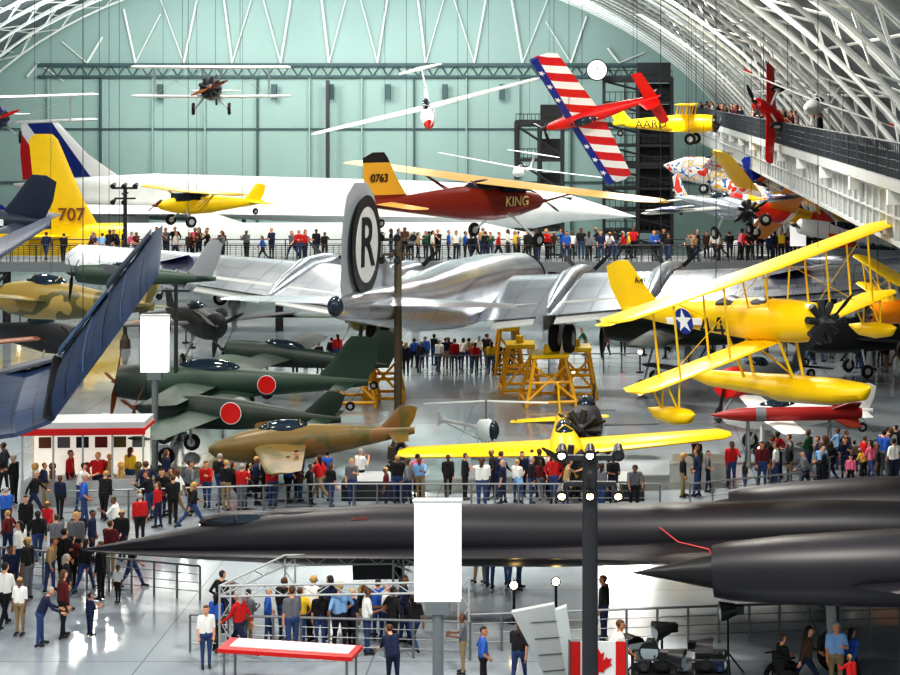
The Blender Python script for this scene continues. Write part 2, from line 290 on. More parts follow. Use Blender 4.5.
# ---------------- blackbird ----------------
SRL=(-15.1,46.6,1.6); SRR=(rad(4),rad(3.1),rad(173.4))
E=top('airplane','huge matte black twin-engine spy jet with needle nose','airplane',SRL,SRR)
m=MB(); m.loft([(0,0,.03,.03),(-1,.03,.16,.16),(-2.5,.1,.36,.34),(-4,.18,.55,.54),(-6,.25,.7,.74),(-9,.25,.8,.86),(-14,.12,.85,.86),(-22,.1,.85,.8),(-28,0,.6,.6),(-31,0,.2,.25)],24); ob('fuselage',m,'sr_black',E)
m=MB(); m.loft([(-.1,0,.04,.02),(-1,-.03,.35,.05),(-3,-.05,.8,.09),(-6,-.06,1.3,.12),(-10,-.1,1.6,.14),(-14,-.12,1.8,.16),(-17,-.12,2.5,.18),(-19,-.1,3.6,.18),(-28,-.1,3.8,.1)],20); ob('chine',m,'sr_black',E,ang=60)
for s in(-1,1):
    m=MB(); m.wing([(-18,s*2.4,-.1,11,.3),(-20.7,s*5,-.08,8.2,.25),(-25.4,s*8.4,-.05,3.2,.12),(-26,s*8.6,-.05,2,.05)]); ob('wing',m,'sr_black',E)
    m=MB(); y=s*5; zo=.16 if s>0 else -.25; m.loft([(x-.45,zo,r,r2) for x,r,r2 in((-18.2,.62,.62),(-18.6,.7,.7),(-20,.85,.82),(-22.5,.97,.92),(-27,.95,.9),(-30,.7,.7))],24,y); ob('engine_nacelle',m,'sr_black',E)
    m=MB(); m.loft([(x-.45,zo,r,r) for x,r in((-16.2,.02),(-17,.17),(-18,.38),(-18.6,.5),(-19.5,.5))],20,y); ob('inlet_spike',m,'black',E)
    m=MB(); m.wing([(-26,s*4.9,.7,4.5,.3),(-27.5,s*4.4,2.6,2.8,.2),(-28,s*4.3,2.9,1.8,.08)],'z'); ob('tail_fin',m,'sr_black',E)
    for dy in(-.35,0,.35): wheel(E,(-21.5,s*2.6+dy,-2.3-s*.15),.42,.25)
    m=MB(); m.tube((-21.5,s*2.6,-2.3),(-21.5,s*2.6,0),.13,n=10); m.tube((-21.5,s*2.6,-1.4),(-20.2,s*2.6,-.1),.07); ob('landing_gear',m,'lgray',E)
m=MB(); m.ell((-4.9,0,.72),(1.35,.36,.3),16,8); m.ell((-6.7,0,.86),(1.3,.34,.2),16,8); ob('canopy',m,'sr_black',E)
for s in(-1,1):
    m=MB(); m.prism([(-4.0,s*.28,.78),(-4.75,s*.38,.72),(-4.75,s*.3,.94)],(0,s*.02,.01)); ob('cockpit_window',m,'glass',E)
    m=MB(); m.prism([(-4.85,s*.38,.72),(-5.6,s*.34,.76),(-5.4,s*.25,.94),(-4.85,s*.3,.95)],(0,s*.02,.01)); ob('cockpit_window',m,'glass',E)
m=MB(); m.tube((-9.5,0,-.6),(-9.5,0,-1.7),.09,n=10); m.tube((-9.5,-.25,-1.65),(-9.5,.25,-1.65),.06); m.box((-8.8,0,-.75),(1.3,.5,.4)); ob('nose_gear',m,'dgray',E)
for s in(-1,1): wheel(E,(-9.5,s*.25,-1.78),.32,.18,'nose_wheel')
m=MB(); m.path([(-17.0,.92,.45),(-17.5,1.15,.1),(-18.4,2.1,.08),(-18.5,3.0,.08)],.02,4); ob('red_stripe',m,'red',E)
text(E,'NO STEP',(-8.5,.6,.82),(rad(50),0,rad(180)),.13,'darkred')

# ---------------- silver bomber ----------------
BL=(-6.3,78,5.15); BR=(0,rad(2.6),rad(78))
E=top('airplane','large polished silver four-engine bomber raised on yellow stands','airplane',BL,BR)
m=MB(); m.loft([(11.6,0,.05,.05),(11.3,0,.6,.6),(10.4,0,1.15,1.15),(8.8,0,1.45,1.45),(3,.1,1.55,1.6),(-3,.1,1.55,1.6),(-8,.15,1.2,1.25),(-13,.45,.75,.85),(-16.5,.7,.42,.55),(-17.7,.75,.3,.38),(-18,.75,.15,.2)],32); ob('fuselage',m,'silver',E)
m=MB(); m.loft([(11.62,0,.3,.3),(11.35,.05,.66,.66),(10.5,.05,1.17,1.17),(10.0,.05,1.3,1.3)],20); ob('nose_glazing',m,'glass',E)
st=[]; INC=.24; DH=1.3
cw=lambda q:7.0-3.9*q
for k in(-1,-.97,-.6,-.2,0,.2,.6,.97,1):
    ak=abs(k); c=cw(ak); c=c*.5 if ak==1 else c; st.append((3.2-1.6*ak-(.5 if ak==1 else 0),k*21.5,.5+DH*ak,c,c*.08))
m=MB(); m.wing(st,inc=INC); ob('wing',m,'silver',E)
for s in(-1,1):
    for a_,b_ in((.1,.19),(.235,.41),(.45,.62),(.65,.92)):
        m=MB()
        P=lambda q,f,dz:(3.2-1.6*q-cw(q)*f, s*q*21.5, .5+DH*q-INC*cw(q)*f+dz)
        v4=[P(a_,.76,.16),P(b_,.76,.14),P(b_,1.06,-.2),P(a_,1.06,-.26)]
        m.add(v4+[tuple(Vector(v)-Vector((0,0,.06))) for v in v4],[(0,1,2,3),(7,6,5,4),(0,4,5,1),(1,5,6,2),(2,6,7,3),(3,7,4,0)])
        ob('wing_flap',m,'lgray' if a_<.6 else 'silver2',E)
    star(E,(.2,s*15.5,1.36),(rad(3.5*s),rad(-13.5),rad(-90)),1.0)
    for y in(4.6,9.2):
        zz=.15+.06*y; m=MB(); m.loft([(5,zz,.55,.55),(4.9,zz,.7,.72),(4,zz,.78,.8),(1.5,zz,.66,.7),(-1.2,zz-.5,.4,.45),(-3.0,zz-.9,.05,.1)],22,s*y); ob('engine_nacelle',m,'silver2',E,ang=50); propeller(E,5,zz,s*y,4,1.9,'dgray',.78,.25,.7)
m=MB(); m.wing([(-12.6-1.1*abs(k)-(.4 if abs(k)==1 else 0),k*6.2,.7,c,c*.11) for k,c in((-1,.7),(-.95,1.4),(-.5,2.2),(0,2.9),(.5,2.2),(.95,1.4),(1,.7))]); ob('tailplane',m,'silver',E)
m=MB(); m.wing([(-7.8,0,.8,9.4,.3),(-11.2,0,1.6,6.2,.32),(-12.7,0,2.6,4.7,.3),(-13.2,0,4.0,4.1,.25),(-13.9,0,5.0,3.0,.18),(-14.7,0,5.5,1.4,.06)],'z'); ob('tail_fin',m,'finmetal',E)
for s in(-1,1):
    rt=(rad(90),0,rad(180) if s>0 else 0)
    m=MB(); disc(m,(0,0),1.78,0,32); m.cm=1; disc(m,(0,0),1.36,.012,32); k=ob('circle_marking',m,['black','lgray'],E,(-15.2,s*.22,3.05),rt); k.scale=(.92,1.1,1); text(E,'R',(-15.2,s*.25,3.05),rt,2.75,'black')
m=MB(); m.ell((-17.9,0,.85),(.3,.32,.4),12,8); ob('tail_turret',m,'glass',E)
m=MB(); m.tube((8,0,-1.2),(8,0,-3.9),.12); ob('nose_gear',m,'lgray',E); wheel(E,(8,.3,-4),.45,.3,'nose_wheel')
for s in(-1,1):
    m=MB(); m.tube((0,s*4.6,-.2),(0,s*4.6,-2.2),.2,n=10); m.box((0,s*4.6+.8,-1),(1.2,.06,1.4)); ob('landing_gear',m,'lgray',E)
    wheel(E,(0,s*4.6-.35,-2.1),.7,.4); wheel(E,(0,s*4.6+.35,-2.1),.7,.4)
def jack(px,py,w=1.9,h=2.3):
    E=top('jack_stand','yellow welded steel aircraft jack stand','stand',G(px,py),(0,0,R_.uniform(-.2,.2)),group='yellow aircraft stands'); m=MB()
    for x in(-1,1):
        for y in(-1,1): m.tube((x*w/2,y*w/2,0),(x*w*.3,y*w*.3,h),.09)
        m.tube((x*w/2,-w/2,.3),(-x*w*.33,-w*.33,h*.85),.06); m.tube((x*w/2,w/2,.3),(x*w*.33,-w*.33,h*.85),.06)
    for z,q in((.25,.98),(h*.5,.8),(h,.62)):
        k=w*q/2; m.path([(-k,-k,z),(k,-k,z),(k,k,z),(-k,k,z),(-k,-k,z)],.08)
    ob('frame',m,'jackyellow',E); m=MB(); m.box((0,0,h+.08),(w*.75,w*.75,.16)); m.tube((0,0,h),(0,0,h+.5),.2,n=10); ob('top_plate',m,'yellow',E)
jack(356,404,2.1); jack(384,400); jack(520,392); jack(548,403,2.4); jack(576,396); jack(508,372,1.5)

# ---------------- supersonic airliner ----------------
cl=Vector((2.9,125,5.6)); tl=Vector((-55.0,150,5.6)); d=cl-tl; yw=math.atan2(d.y,d.x); E=top('airplane','long white delta-wing supersonic airliner with pointed nose','airplane',(cl+tl)/2,(0,0,yw)); E.scale=(1.03,1,1)
m=MB(); m.loft([(30.5,-.5,.03,.03),(28,-.25,.5,.5),(25,0,1.0,1.05),(22,0,1.45,1.7),(10,0,1.6,1.9),(-15,0,1.6,1.9),(-25,.2,.9,1.1),(-30.5,.5,.1,.15)],22); ob('fuselage',m,'white',E)
m=MB(); m.wing([(-22,-12.6,-1,2,.1),(-14,-9.5,-1,10.5,.3),(-3,-5,-1,22,.5),(14,-1.4,-1,36,.6),(14,1.4,-1,36,.6),(-3,5,-1,22,.5),(-14,9.5,-1,10.5,.3),(-22,12.6,-1,2,.1)]); ob('wing',m,'white',E)
m=MB(); m.wing([(-17.5,0,1,12,.3),(-22,0,3.5,7.8,.3),(-25.4,0,6.4,4.3,.2),(-26,0,6.6,3,.1)],'z'); ob('tail_fin',m,'concfin',E)
for s in(-1,1):
    m=MB(); m.box((-17,s*4.8,-2),(9,2.4,1.2)); ob('engine_nacelle',m,'lgray',E)
    m=MB(); m.tube((-8,s*3.8,-1),(-8,s*3.8,-4.8),.2); ob('landing_gear',m,'gray',E); wheel(E,(-8,s*3.8,-4.9),.7,.5)
m=MB(); m.box((24.6,0,.72),(1.6,1.3,.4)); ob('cockpit_window',m,'glass',E)
m=MB(); m.tube((14,0,-1),(14,0,-5),.15); ob('nose_gear',m,'gray',E); wheel(E,(14,0,-5.1),.5,.4,'nose_wheel')
p=W(84,232,113); E=top('airplane','white jet airliner with tall yellow tail fin','airplane',(p.x,113,3.7),(0,0,rad(4)))
m=MB(); m.loft([(33,-.3,.1,.1),(31.5,-.1,1.1,1.1),(28,0,1.7,1.8),(3,0,1.75,1.9)],20); ob('fuselage',m,'offwhite',E); m=MB(); m.loft([(3,0,1.76,1.91),(0,0,1.75,1.9),(-4,.4,1.2,1.3),(-8,1,.2,.3)],20); ob('tail_cone',m,'yellow',E)
m=MB(); m.wing([(1.3,0,1.2,4.4,.35),(.0,0,3.5,3.4,.3),(-1.8,0,7.8,2.0,.2),(-2.2,0,8.2,1.2,.1)],'z'); ob('tail_fin',m,'yellow',E)
m=MB(); m.wing([(-3.4,-5.5,1.5,1.2,.1),(-1.4,-3,1.2,2.2,.3),(0,0,1,3.4,.4),(-1.4,3,1.2,2.2,.3),(-3.4,5.5,1.5,1.2,.1)]); ob('tailplane',m,'yellow',E)
m=MB(); m.wing([(6,-18,1.2,2,.2),(18,-2,-.9,9,.9),(18,2,-.9,9,.9),(6,18,1.2,2,.2)]); ob('wing',m,'lgray',E)
for s in(-1,1): m=MB(); m.tube((10,s*3,-1),(10,s*3,-3),.2); ob('landing_gear',m,'gray',E); wheel(E,(10,s*3,-3.1),.5,.4)
text(E,'707',(-.8,-.32,2.5),(rad(90),0,0),1.25,'brown')

# ---------------- hanging yellow floatplane 44 ----------------
E=plane('bright yellow biplane floatplane numbered 44 hanging on cables',W(758,320,49),-50,5,10,L=8.8,b=12.6,fm='yellow',R=.64,cr=1.5,tp=.95,dih=.5,up=1.6,wz=-.6,wx=.5,fh=1.9,ts=3.6,gear='float',g=2.1,cyl=True,canopy=False,prop=(2,1.3,'black'),lowb=.9,fc=1.8,wth=.1,fx=.9)
for s in(-1,1):
    r_=(rad(90),0,rad(180) if s>0 else 0); fours(E,(-1.35,s*.7,-.05),r_,.62); star(E,(-2.75,s*.56,.05),r_,.42)
text(E,'A-41',(-5.0,-.1,1.25),(rad(90),0,0),.28,'black'); 
for q in(.35,-1.1): m=MB(); m.loft([(q+.35,.55,.3,.12),(q,.6,.34,.16),(q-.35,.55,.3,.12)],12); ob('cockpit_opening',m,'black',E)
E=plane('orange yellow trainer aircraft suspended near the railing',W(905,312,64),200,0,-10,L=6,b=7.5,fm='orange',wm='yellow',R=.45,up=1.2,cyl=True,gear='fix',g=1.5,canopy=False,cr=1.0)

# ---------------- other aircraft ----------------
plane('silver and black vintage biplane seen nose-on with radial engine',W(212,90,92),-80,3,0,L=6.5,b=8.9,fm='dgray',wm='white',R=.62,up=1.25,wz=-.4,cr=1.4,cyl=True,gear='fix',g=1.45,canopy=False,dih=.5,prop=(2,1.1,'brown'),wth=.17)
E=plane('slender white sailplane with long thin wings and red nose',W(428,114,85),-82,-22,15,L=6.2,b=12.4,fm='white',R=.42,prof='gl',cr=.75,tp=.5,wz=.35,wth=.12,fh=1.1,prop=None,dih=1,ts=2.4,cowl='red')
plane('white long-wing sailplane hanging from the roof trusses',W(520,172,120),-100,0,-8,L=6.5,b=13,fm='white',R=.4,prof='gl',cr=.8,tp=.5,wz=.3,prop=None,fh=1.2)
E=plane('red aerobatic monoplane with starred stripe wings banked on its side',W(580,118,75),0,L=6.4,b=7.6,fm='red',wm='candy',R=.42,prof='inl',cr=1.8,tp=.75,fh=1.1,ts=2.9,tm='red',gear='fix',g=1.1,prop=(3,.9,'black'),rv=((-.82,.48,-.25),(.44,.42,-.79)))
m=MB(); m.wing([(.68-.1*abs(k),k*3.75,.03+.13*abs(k),.62,.25) for k in(-1,-.5,0,.5,1)]); ob('blue_leading_edge',m,'blue',E)
for k in(-3,-2.2,-1.4,1.4,2.2,3):
    m=MB(); m.prism([((.16 if i%2==0 else .065)*math.sin(math.pi*i/5),(.16 if i%2==0 else .065)*math.cos(math.pi*i/5),0) for i in range(10)],(0,0,.02)); ob('star_marking',m,'white',E,(.35-.1*abs(k)/3.7,k,.27+.03*abs(k)))
E=plane('red stunt aircraft hanging nose-up beside the upper walkway',W(770,112,80),160,0,0,L=4.5,b=5.4,fm='red',wm='red',R=.35,cr=.95,fh=1,gear='fix',g=1,rv=((-.6,-.7,.35),(.05,.4,.9)))
E=plane('white sailplane with red wing tips near the walkway',W(815,108,70),-110,0,-20,L=6,b=7.2,fm='white',R=.35,prof='gl',cr=.8,tp=.5,wz=.3,prop=None,fh=1.1)
m=MB(); m.wing([(.12,3.25,.47,.45,.09),(.0,3.64,.49,.26,.05)]); ob('wing_tip',m,'red',E)
m=MB(); m.wing([(.12,-3.25,.47,.45,.09),(.0,-3.64,.49,.26,.05)]); ob('wing_tip',m,'red',E)
plane('white glider with straight wing suspended high up',W(830,95,95),-85,0,3,L=6,b=9,fm='offwhite',R=.35,prof='gl',cr=.7,tp=.6,wz=.3,prop=None,fh=1.1)
E=plane('small yellow sport plane with lettering on its side',W(684,124,96),-12,2,0,L=6.2,b=5,fm='yellow',R=.55,up=1.1,wz=-.45,cyl=True,gear='fix',g=1.25,canopy=False,cr=1)
text(E,'AARD',(-1.9,-.62,.05),(rad(90),0,0),.72,'black',bold=0)
plane('blue and red biplane with radial engine hanging',W(-2,118,88),-70,0,0,L=6.5,b=10.5,fm='blue',wm='offwhite',R=.6,up=1.1,wz=-.3,cyl=True,gear='fix',g=1.4,canopy=False,prop=(2,1.2,'red'))
E=plane('yellow high-wing light aircraft hanging nose to one side',W(190,205,98),222,2,0,L=7.2,b=12,fm='yellow',wm='yellow',R=.55,prof='inl',wz=.8,cr=1.5,tp=.95,fh=1.3,gear='fix',g=1.3,dih=1,prop=(2,1,'brown'))
m=MB(); m.box((.3,0,.5),(1.6,.74,.45)); ob('cabin_window',m,'glass',E)
E=plane('brown and cream high-wing vintage monoplane with tall tail',W(494,203,76),48,-1,3,L=11,b=21,fm='darkred',wm='tan',R=.78,prof='inl',wz=1.0,cr=2.2,tp=.8,fh=2.5,finm='kingfin',ts=5,gear='fix',g=1.9,dih=.5,tm='tan',fc=1.9)
text(E,'0763',(-7.2,-.1,1.35),(rad(90),0,0),.5,'black'); text(E,'KING',(.9,-.66,.1),(rad(90),0,0),.65,'cream')
m=MB(); m.box((1.0,0,.8),(1.9,1.1,.45)); ob('cabin_window',m,'glass',E)
E=plane('silver naval monoplane with star insignia hanging above the walkway',W(725,208,84),-65,0,4,L=8,b=9.5,fm='silver2',wm='lgray',R=.6,cyl=True,gear='fix',g=1.5,fh=1.5,finm='patch'); star(E,(.1,-3.3,.35),(0,0,rad(-90)),.7); star(E,(.1,3.3,.35),(0,0,rad(-90)),.7)
plane('patchwork-coloured jet with pointed nose',W(705,172,110),160,8,24,L=10,b=9,fm='patch',R=.85,prof='jet',sw=.5,prop=None,fh=3,finm='patch',gear='tri',g=1.9,fc=2.4)
E=plane('red and orange aerobatic plane with swept red fin',W(775,212,90),185,14,24,L=9,b=10,fm='redyel',wm='orange',R=.6,fh=3.4,finm='red',fc=2.6,gear='fix',g=1.4,prop=(3,1,'white'))
plane('orange and yellow racing plane with swept wings',W(835,232,84),190,10,-26,L=7,b=9,fm='white',wm='redyel',R=.45,fh=2.2,fc=1.6,finm='redyel')
plane('multicoloured stunt plane with yellow wings under the upper walkway',W(745,190,97),150,10,26,L=7.5,b=11,fm='patch',wm='yellow',R=.5,fh=1.8,finm='red')
plane('silver jet fighter hanging near the curved wall',W(862,262,80),175,2,10,L=10,b=8,fm='silver2',R=.6,prof='jet',sw=.6,prop=None,fh=1.9,finm='redyel')
plane('red and white aircraft suspended under the walkway',W(820,178,100),20,4,-20,L=7,b=10,fm='white',wm='red',R=.5,fh=1.8,finm='blue')
plane('gold and white jet fighter on the floor beyond the walkway',(11,115,3.2),175,0,0,L=13,b=9,fm='lgray',R=.9,prof='jet',sw=.6,prop=None,fh=2.4,finm='yellow',gear='tri',g=3.2,hang=False)
E=plane('tan and olive shark-nosed fighter hanging by cables',W(35,300,70),158,2,8,L=9,b=11.4,fm='tiger',R=.8,prof='inl',fh=1.8,prop=(3,1.6,'black')); 
E=plane('grey-green naval aircraft with rounded rudder',W(118,276,64),185,4,14,L=5.5,b=5.5,fm='green',wm='gray',finm='gray',R=.4,fh=1.7,prop=(3,1.1,'black'))
E=plane('dark blue naval fighter with white star on its side',W(-128,215,58),170,4,-6,L=10,b=12,fm='corsair_dark',R=.9,fh=2.0,prop=(3,1.7,'black'))
for s in(-1,1): star(E,(-4.6,s*.52,.28),(rad(90),0,rad(180) if s>0 else 0),.46)
# gull-wing blue fighter
bl=W(-50,402,44); br=(rad(27),rad(30),rad(-78)); E=top('airplane','large blue gull-winged naval fighter hanging on cables','airplane',bl,br); E.scale=(1.07,)*3
m=MB(); m.loft([(3,0,.6,.6),(2.9,0,.75,.75),(2,0,.82,.82),(0,.05,.78,.9),(-3,.2,.5,.65),(-6.6,.4,.08,.2)],20); ob('fuselage',m,'corsair',E)
for s in(-1,1):
    m=MB(); m.wing([(1.7,s*.3,-.1,2.7,.4),(1.6,s*1.7,-.7,2.6,.36),(1.5,s*2.55,-.8,2.5,.32)]); ob('inner_wing',m,'corsair',E,ang=14)
    m=MB(); m.wing([(1.5,s*2.65,-.74,2.6,.34),(1.35,s*4.8,.5,2.6,.26),(1.2,s*6.5,1.5,2.5,.2),(1.05,s*6.9,1.72,2.1,.08)]); ob('outer_wing',m,'corsair',E,ang=14)
    for q in range(5):
        yy=3.2+q*.75; f=(yy-2.65)/3.85; x0=1.5-.3*f; c0=2.6-.1*f; z0=-.74+2.24*f
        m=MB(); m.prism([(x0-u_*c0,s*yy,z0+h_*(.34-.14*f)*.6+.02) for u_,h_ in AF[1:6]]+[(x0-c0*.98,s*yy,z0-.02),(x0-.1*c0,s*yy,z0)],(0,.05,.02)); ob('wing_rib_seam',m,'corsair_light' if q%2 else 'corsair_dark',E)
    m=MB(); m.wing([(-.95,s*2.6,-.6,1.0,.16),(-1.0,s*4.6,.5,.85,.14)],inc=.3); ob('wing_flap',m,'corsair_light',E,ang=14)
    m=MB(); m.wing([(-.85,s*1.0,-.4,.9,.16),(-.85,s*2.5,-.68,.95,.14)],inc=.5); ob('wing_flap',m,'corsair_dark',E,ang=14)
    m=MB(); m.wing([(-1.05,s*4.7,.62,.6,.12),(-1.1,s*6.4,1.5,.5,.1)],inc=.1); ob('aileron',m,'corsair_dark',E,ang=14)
    m=MB(); m.box((.3,s*2.6,-.65),(2.3,.12,.3),rx=.5*s); ob('wing_hinge',m,'black',E)
m=MB(); m.wing([(-4.6,0,.4,1.6,.12),(-5.2,0,1.8,1.0,.08),(-5.5,0,2,.5,.05)],'z'); ob('tail_fin',m,'corsair',E)
m=MB(); m.wing([(-5.6,-2.4,.5,.6,.05),(-4.8,0,.4,1.5,.15),(-5.6,2.4,.5,.6,.05)]); ob('tailplane',m,'corsair',E)
m=MB(); m.ell((-.6,0,.85),(1,.4,.5),14,8); ob('canopy',m,'glass',E); propeller(E,3,0,0,3,1.5,'black',2.1)
cables(E,bl,br,[(0,4,.4),(0,-4,.4),(-4,0,.6)],.015)
E=plane('long dark green fighter with red discs on its side',Vector((G(203,430).x,69,2.35)),178,1,0,L=10.8,b=12,fm='green',R=.74,cowl='dgreen',fh=2.2,prop=(4,1.6,'brown'),gear='fix',g=2.35,hang=False,fc=1.9)
for s in(-1,1): sun(E,(-3.3,s*.58,.12),(rad(90),0,rad(180) if s>0 else 0),.38)
E=plane('weathered green fighter with red disc near display case',Vector((G(202,455).x,65,1.9)),172,3,0,L=8.6,b=12,fm='dgreen',wm='green',R=.62,prof='inl',fh=1.3,prop=(3,1.4,'brown'),gear='fix',g=1.9,hang=False,fc=1.2,canopy=False)
for s in(-1,1): sun(E,(-1.6,s*.52,.2),(rad(90),0,rad(180) if s>0 else 0),.42)
E=plane('dark green night fighter with upright tail fin',Vector((-15.5,76,2.4)),170,5,0,L=8,b=11,fm='dgreen',R=.55,fh=1.8,gear='fix',g=2.4,hang=False,prop=(3,1.4,'black'),fc=1.6)
E=plane('mottled brown and olive low-wing aircraft on the floor',Vector((G(283,470).x,61,1.45)),194,-1,0,L=7.8,b=11,fm='camo',R=.66,prof='inl',fh=1.2,prop=None,gear='fix',g=1.45,hang=False,fc=1.1,cr=2.0,tp=.6)
E=plane('yellow low-wing aircraft with dark engine on the floor',Vector((-1.3,60.5,1.4)),-86,0,2.5,L=8,b=12.6,fm='yellow',wm='yellow',R=.7,cyl=True,fh=1.6,gear='fix',g=1.4,hang=False,canopy=True,dih=2,cr=2.8,tp=.6,prop=(3,1.2,'black'),wth=.16)
E=plane('dark aircraft fuselage with exposed engine and small rotor hub',Vector((-.6,65,1.4)),-95,5,0,L=6,b=6,fm='dgray',wm='dgray',R=.8,cyl=True,fh=1.3,gear='fix',g=1.4,hang=False,prop=(3,1.1,'black'))
E=plane('dark green military aircraft with rounded tail fin',Vector((3.4,80,3.0)),165,2,0,L=11,b=14,fm='dgreen',R=.8,fh=2.6,gear='fix',g=3.0,hang=False,prop=(3,1.7,'black'),fc=2.2)
E=plane('grey fighter with red propeller spinner on the floor',Vector((6.8,72,2.0)),-120,4,0,L=9,b=11,fm='gray',wm='dgray',R=.65,cowl='red',fh=1.7,gear='fix',g=2.0,hang=False,prop=(3,1.6,'black'))
E=plane('white light aircraft with low wings on the floor',Vector((G(780,480).x,66,1.5)),188,0,0,L=6.4,b=8,fm='white',R=.5,prof='inl',fh=1.3,gear='fix',g=1.5,hang=False,prop=(2,1,'black'))
E=plane('grey jet fighter with bubble canopy',Vector((-22,88,2.2)),-60,3,0,L=10,b=11,fm='dgray',wm='dgray',R=.8,fh=2,gear='fix',g=2.2,hang=False,prop=(3,1.6,'black'))
E=plane('silver patrol fighter parked under the walkway',Vector((5.5,92,2.2)),-110,3,0,L=10,b=12,fm='gray',wm='dgray',R=.8,fh=1.8,gear='fix',g=2.2,hang=False,prop=(3,1.6,'black'))
E=plane('olive fighter parked under the walkway',Vector((-14,92,2)),-75,3,0,L=9,b=11,fm='olive',wm='green',R=.7,fh=1.8,gear='fix',g=2,hang=False,prop=(3,1.4,'black'))
E=plane('black jet parked among the other aircraft',Vector((13,84,2)),200,0,0,L=12,b=9,fm='dgray',R=.8,prof='jet',sw=.6,prop=None,fh=2.2,gear='tri',g=2,hang=False)
E=plane('dark brown fighter parked beyond the shark-nosed one',Vector((-29,84,2)),-40,3,0,L=10,b=12,fm='dgray',wm='brown',R=.8,fh=1.8,gear='fix',g=2,hang=False,prop=(3,1.4,'black'))
E=plane('dark grey parked fighter beyond the walkway',Vector((-3,108,2)),-100,3,0,L=10,b=13,fm='dgray',wm='dgreen',R=.8,fh=1.8,gear='fix',g=2,hang=False,prop=(3,1.4,'black'))
p=W(785,414,64); E=top('missile','long dull red missile with grey band on a cradle','missile',p,(0,0,rad(4))); m=MB(); m.loft([(-3,0,.02,.02),(-2.3,0,.2,.2),(-1.6,0,.28,.28),(2.8,0,.28,.28),(3.1,0,.2,.2)],16); ob('body',m,'missilered',E)
m=MB(); m.loft([(-1.2,0,.29,.29),(-.8,0,.29,.29)],16); ob('band',m,'gray',E)
for a in range(4):
    m=MB(); m.prism([(2.9,0,.25),(1.8,0,.25),(2.5,0,.7),(3.0,0,.7)],(0,.04,0)); ob('tail_vane',m,'darkred',E,rot=(a*math.pi/2+.78,0,0))
m=MB(); m.box((.15,0,-p.z+.05),(3.4,.1,.1))
for x in(-1.5,1.8): m.tube((x,-.5,-p.z),(x,0,-.25),.06); m.tube((x,.5,-p.z),(x,0,-.25),.06); m.tube((x,-.5,-p.z+.05),(x,.5,-p.z+.05),.06)
ob('cradle',m,'gray',E)
p=G(486,458); E=top('helicopter','small white open-frame helicopter with two-blade rotor','helicopter',(p.x,p.y,0),(0,0,rad(-20))); E.scale=(.55,.55,.95)
m=MB(); m.loft([(1,1.05,.1,.15),(.8,1.05,.35,.45),(.2,1.15,.45,.55),(-.5,1.2,.3,.45),(-.8,1.2,.12,.2)],14); ob('cabin',m,'offwhite',E)
m=MB(); m.ell((.62,0,1.15),(.42,.46,.48),12,8); ob('canopy',m,'glass',E)
m=MB(); m.path([(-.6,0,1.3),(-3.6,0,1.5)],.08); m.path([(-.6,0,.8),(-3.6,0,1.45)],.04); m.prism([(-3.4,0,1.4),(-3.9,0,1.9),(-4,0,1.2)],(0,.04,0)); ob('tail_boom',m,'lgray',E)
m=MB(); m.tube((0,0,1.6),(0,0,2.45),.07); ob('mast',m,'steel',E)
for s in(-1,1):
    m=MB(); m.prism([(s*.1,-.16,2.43),(s*4.6,-.16,2.32),(s*4.6,.16,2.32),(s*.1,.16,2.43)],(0,0,.04)); o=ob('rotor_blade',m,'offwhite',E,rot=(0,0,rad(22)))
    m=MB(); m.path([(1.1,s*.7,.15),(.9,s*.7,.05),(-.9,s*.7,.05)],.05); m.tube((.4,s*.7,.05),(.4,s*.3,.8),.035); m.tube((-.5,s*.7,.05),(-.5,s*.3,.8),.035); ob('skid',m,'steel',E)

# ---------------- poles, panels, kiosk ----------------
def lightpole(x,y,h,label,r=.17,lamps=5,mk='dgray',basem='bronze',lit=1):
    E=top('light_pole',label,'light pole',(x,y,0)); m=MB(); m.tube((0,0,0),(0,0,h),r,r*.9,n=14); ob('pole',m,mk,E)
    m=MB(); m.tube((0,0,0),(0,0,.5),r*2.6,r*2.4,n=20); m.tube((0,0,.5),(0,0,.8),r*1.8,r*1.2,n=16); ob('base',m,basem,E)
    m=MB(); m.box((0,0,h),(1.4,.12,.12)); m.box((0,0,h-.6),(1.2,.12,.1)); m.box((0,0,h-.3),(.1,1,.1)); ob('crossbar',m,mk,E)
    for i in range(lamps):
        xx=-.65+1.3*(i%3)/2; zz=h+(.18 if i<3 else -.75); m=MB(); m.tube((xx,.1,zz+.05),(xx,-.28,zz-.08),.1,.15,n=12); k=ob('spotlight',m,'black',E); m=MB(); m.tube((xx,-.281,zz-.08),(xx,-.285,zz-.081),.08,n=12); ob('bulb',m,'lamp' if lit and i!=2 else 'dgray',k)
    return E
p=G(398,458); lightpole(p.x,p.y,8.9,'tall brown-grey light pole with spotlights on top',mk='bronze',lit=0)
lightpole((590-600)*37/F,37,6.5,'dark light pole with cluster of lit spotlights',.19,6,'dgray')
lightpole((140-600)*96/F,93,9.3,'light pole with dark spotlights beside walkway',.12,5,lit=0)
p=G(176,440); lightpole(p.x,p.y,7,'slim dark light pole beside green fighter',.09,4,lit=0)
def sign(px,Y,zb,zt,label,w=1.08):
    x=(px-600)*Y/F; E=top('sign_panel',label,'sign',(x,Y,0)); m=MB(); m.box((0,0,(zb+zt)/2),(w,.28,zt-zb)); ob('panel',m,'panel_white',E); m=MB(); m.tube((0,0,0),(0,0,zb),.13,n=12); m.box((0,0,zb-.15),(.55,.3,.3)); ob('post',m,'gray',E); m=MB(); m.tube((0,0,0),(0,0,.12),.5,n=18); ob('base',m,'dgray',E)
    m=MB(); m.box((0,0,zt+.03),(w+.06,.32,.05)); ob('cap',m,'lgray',E)
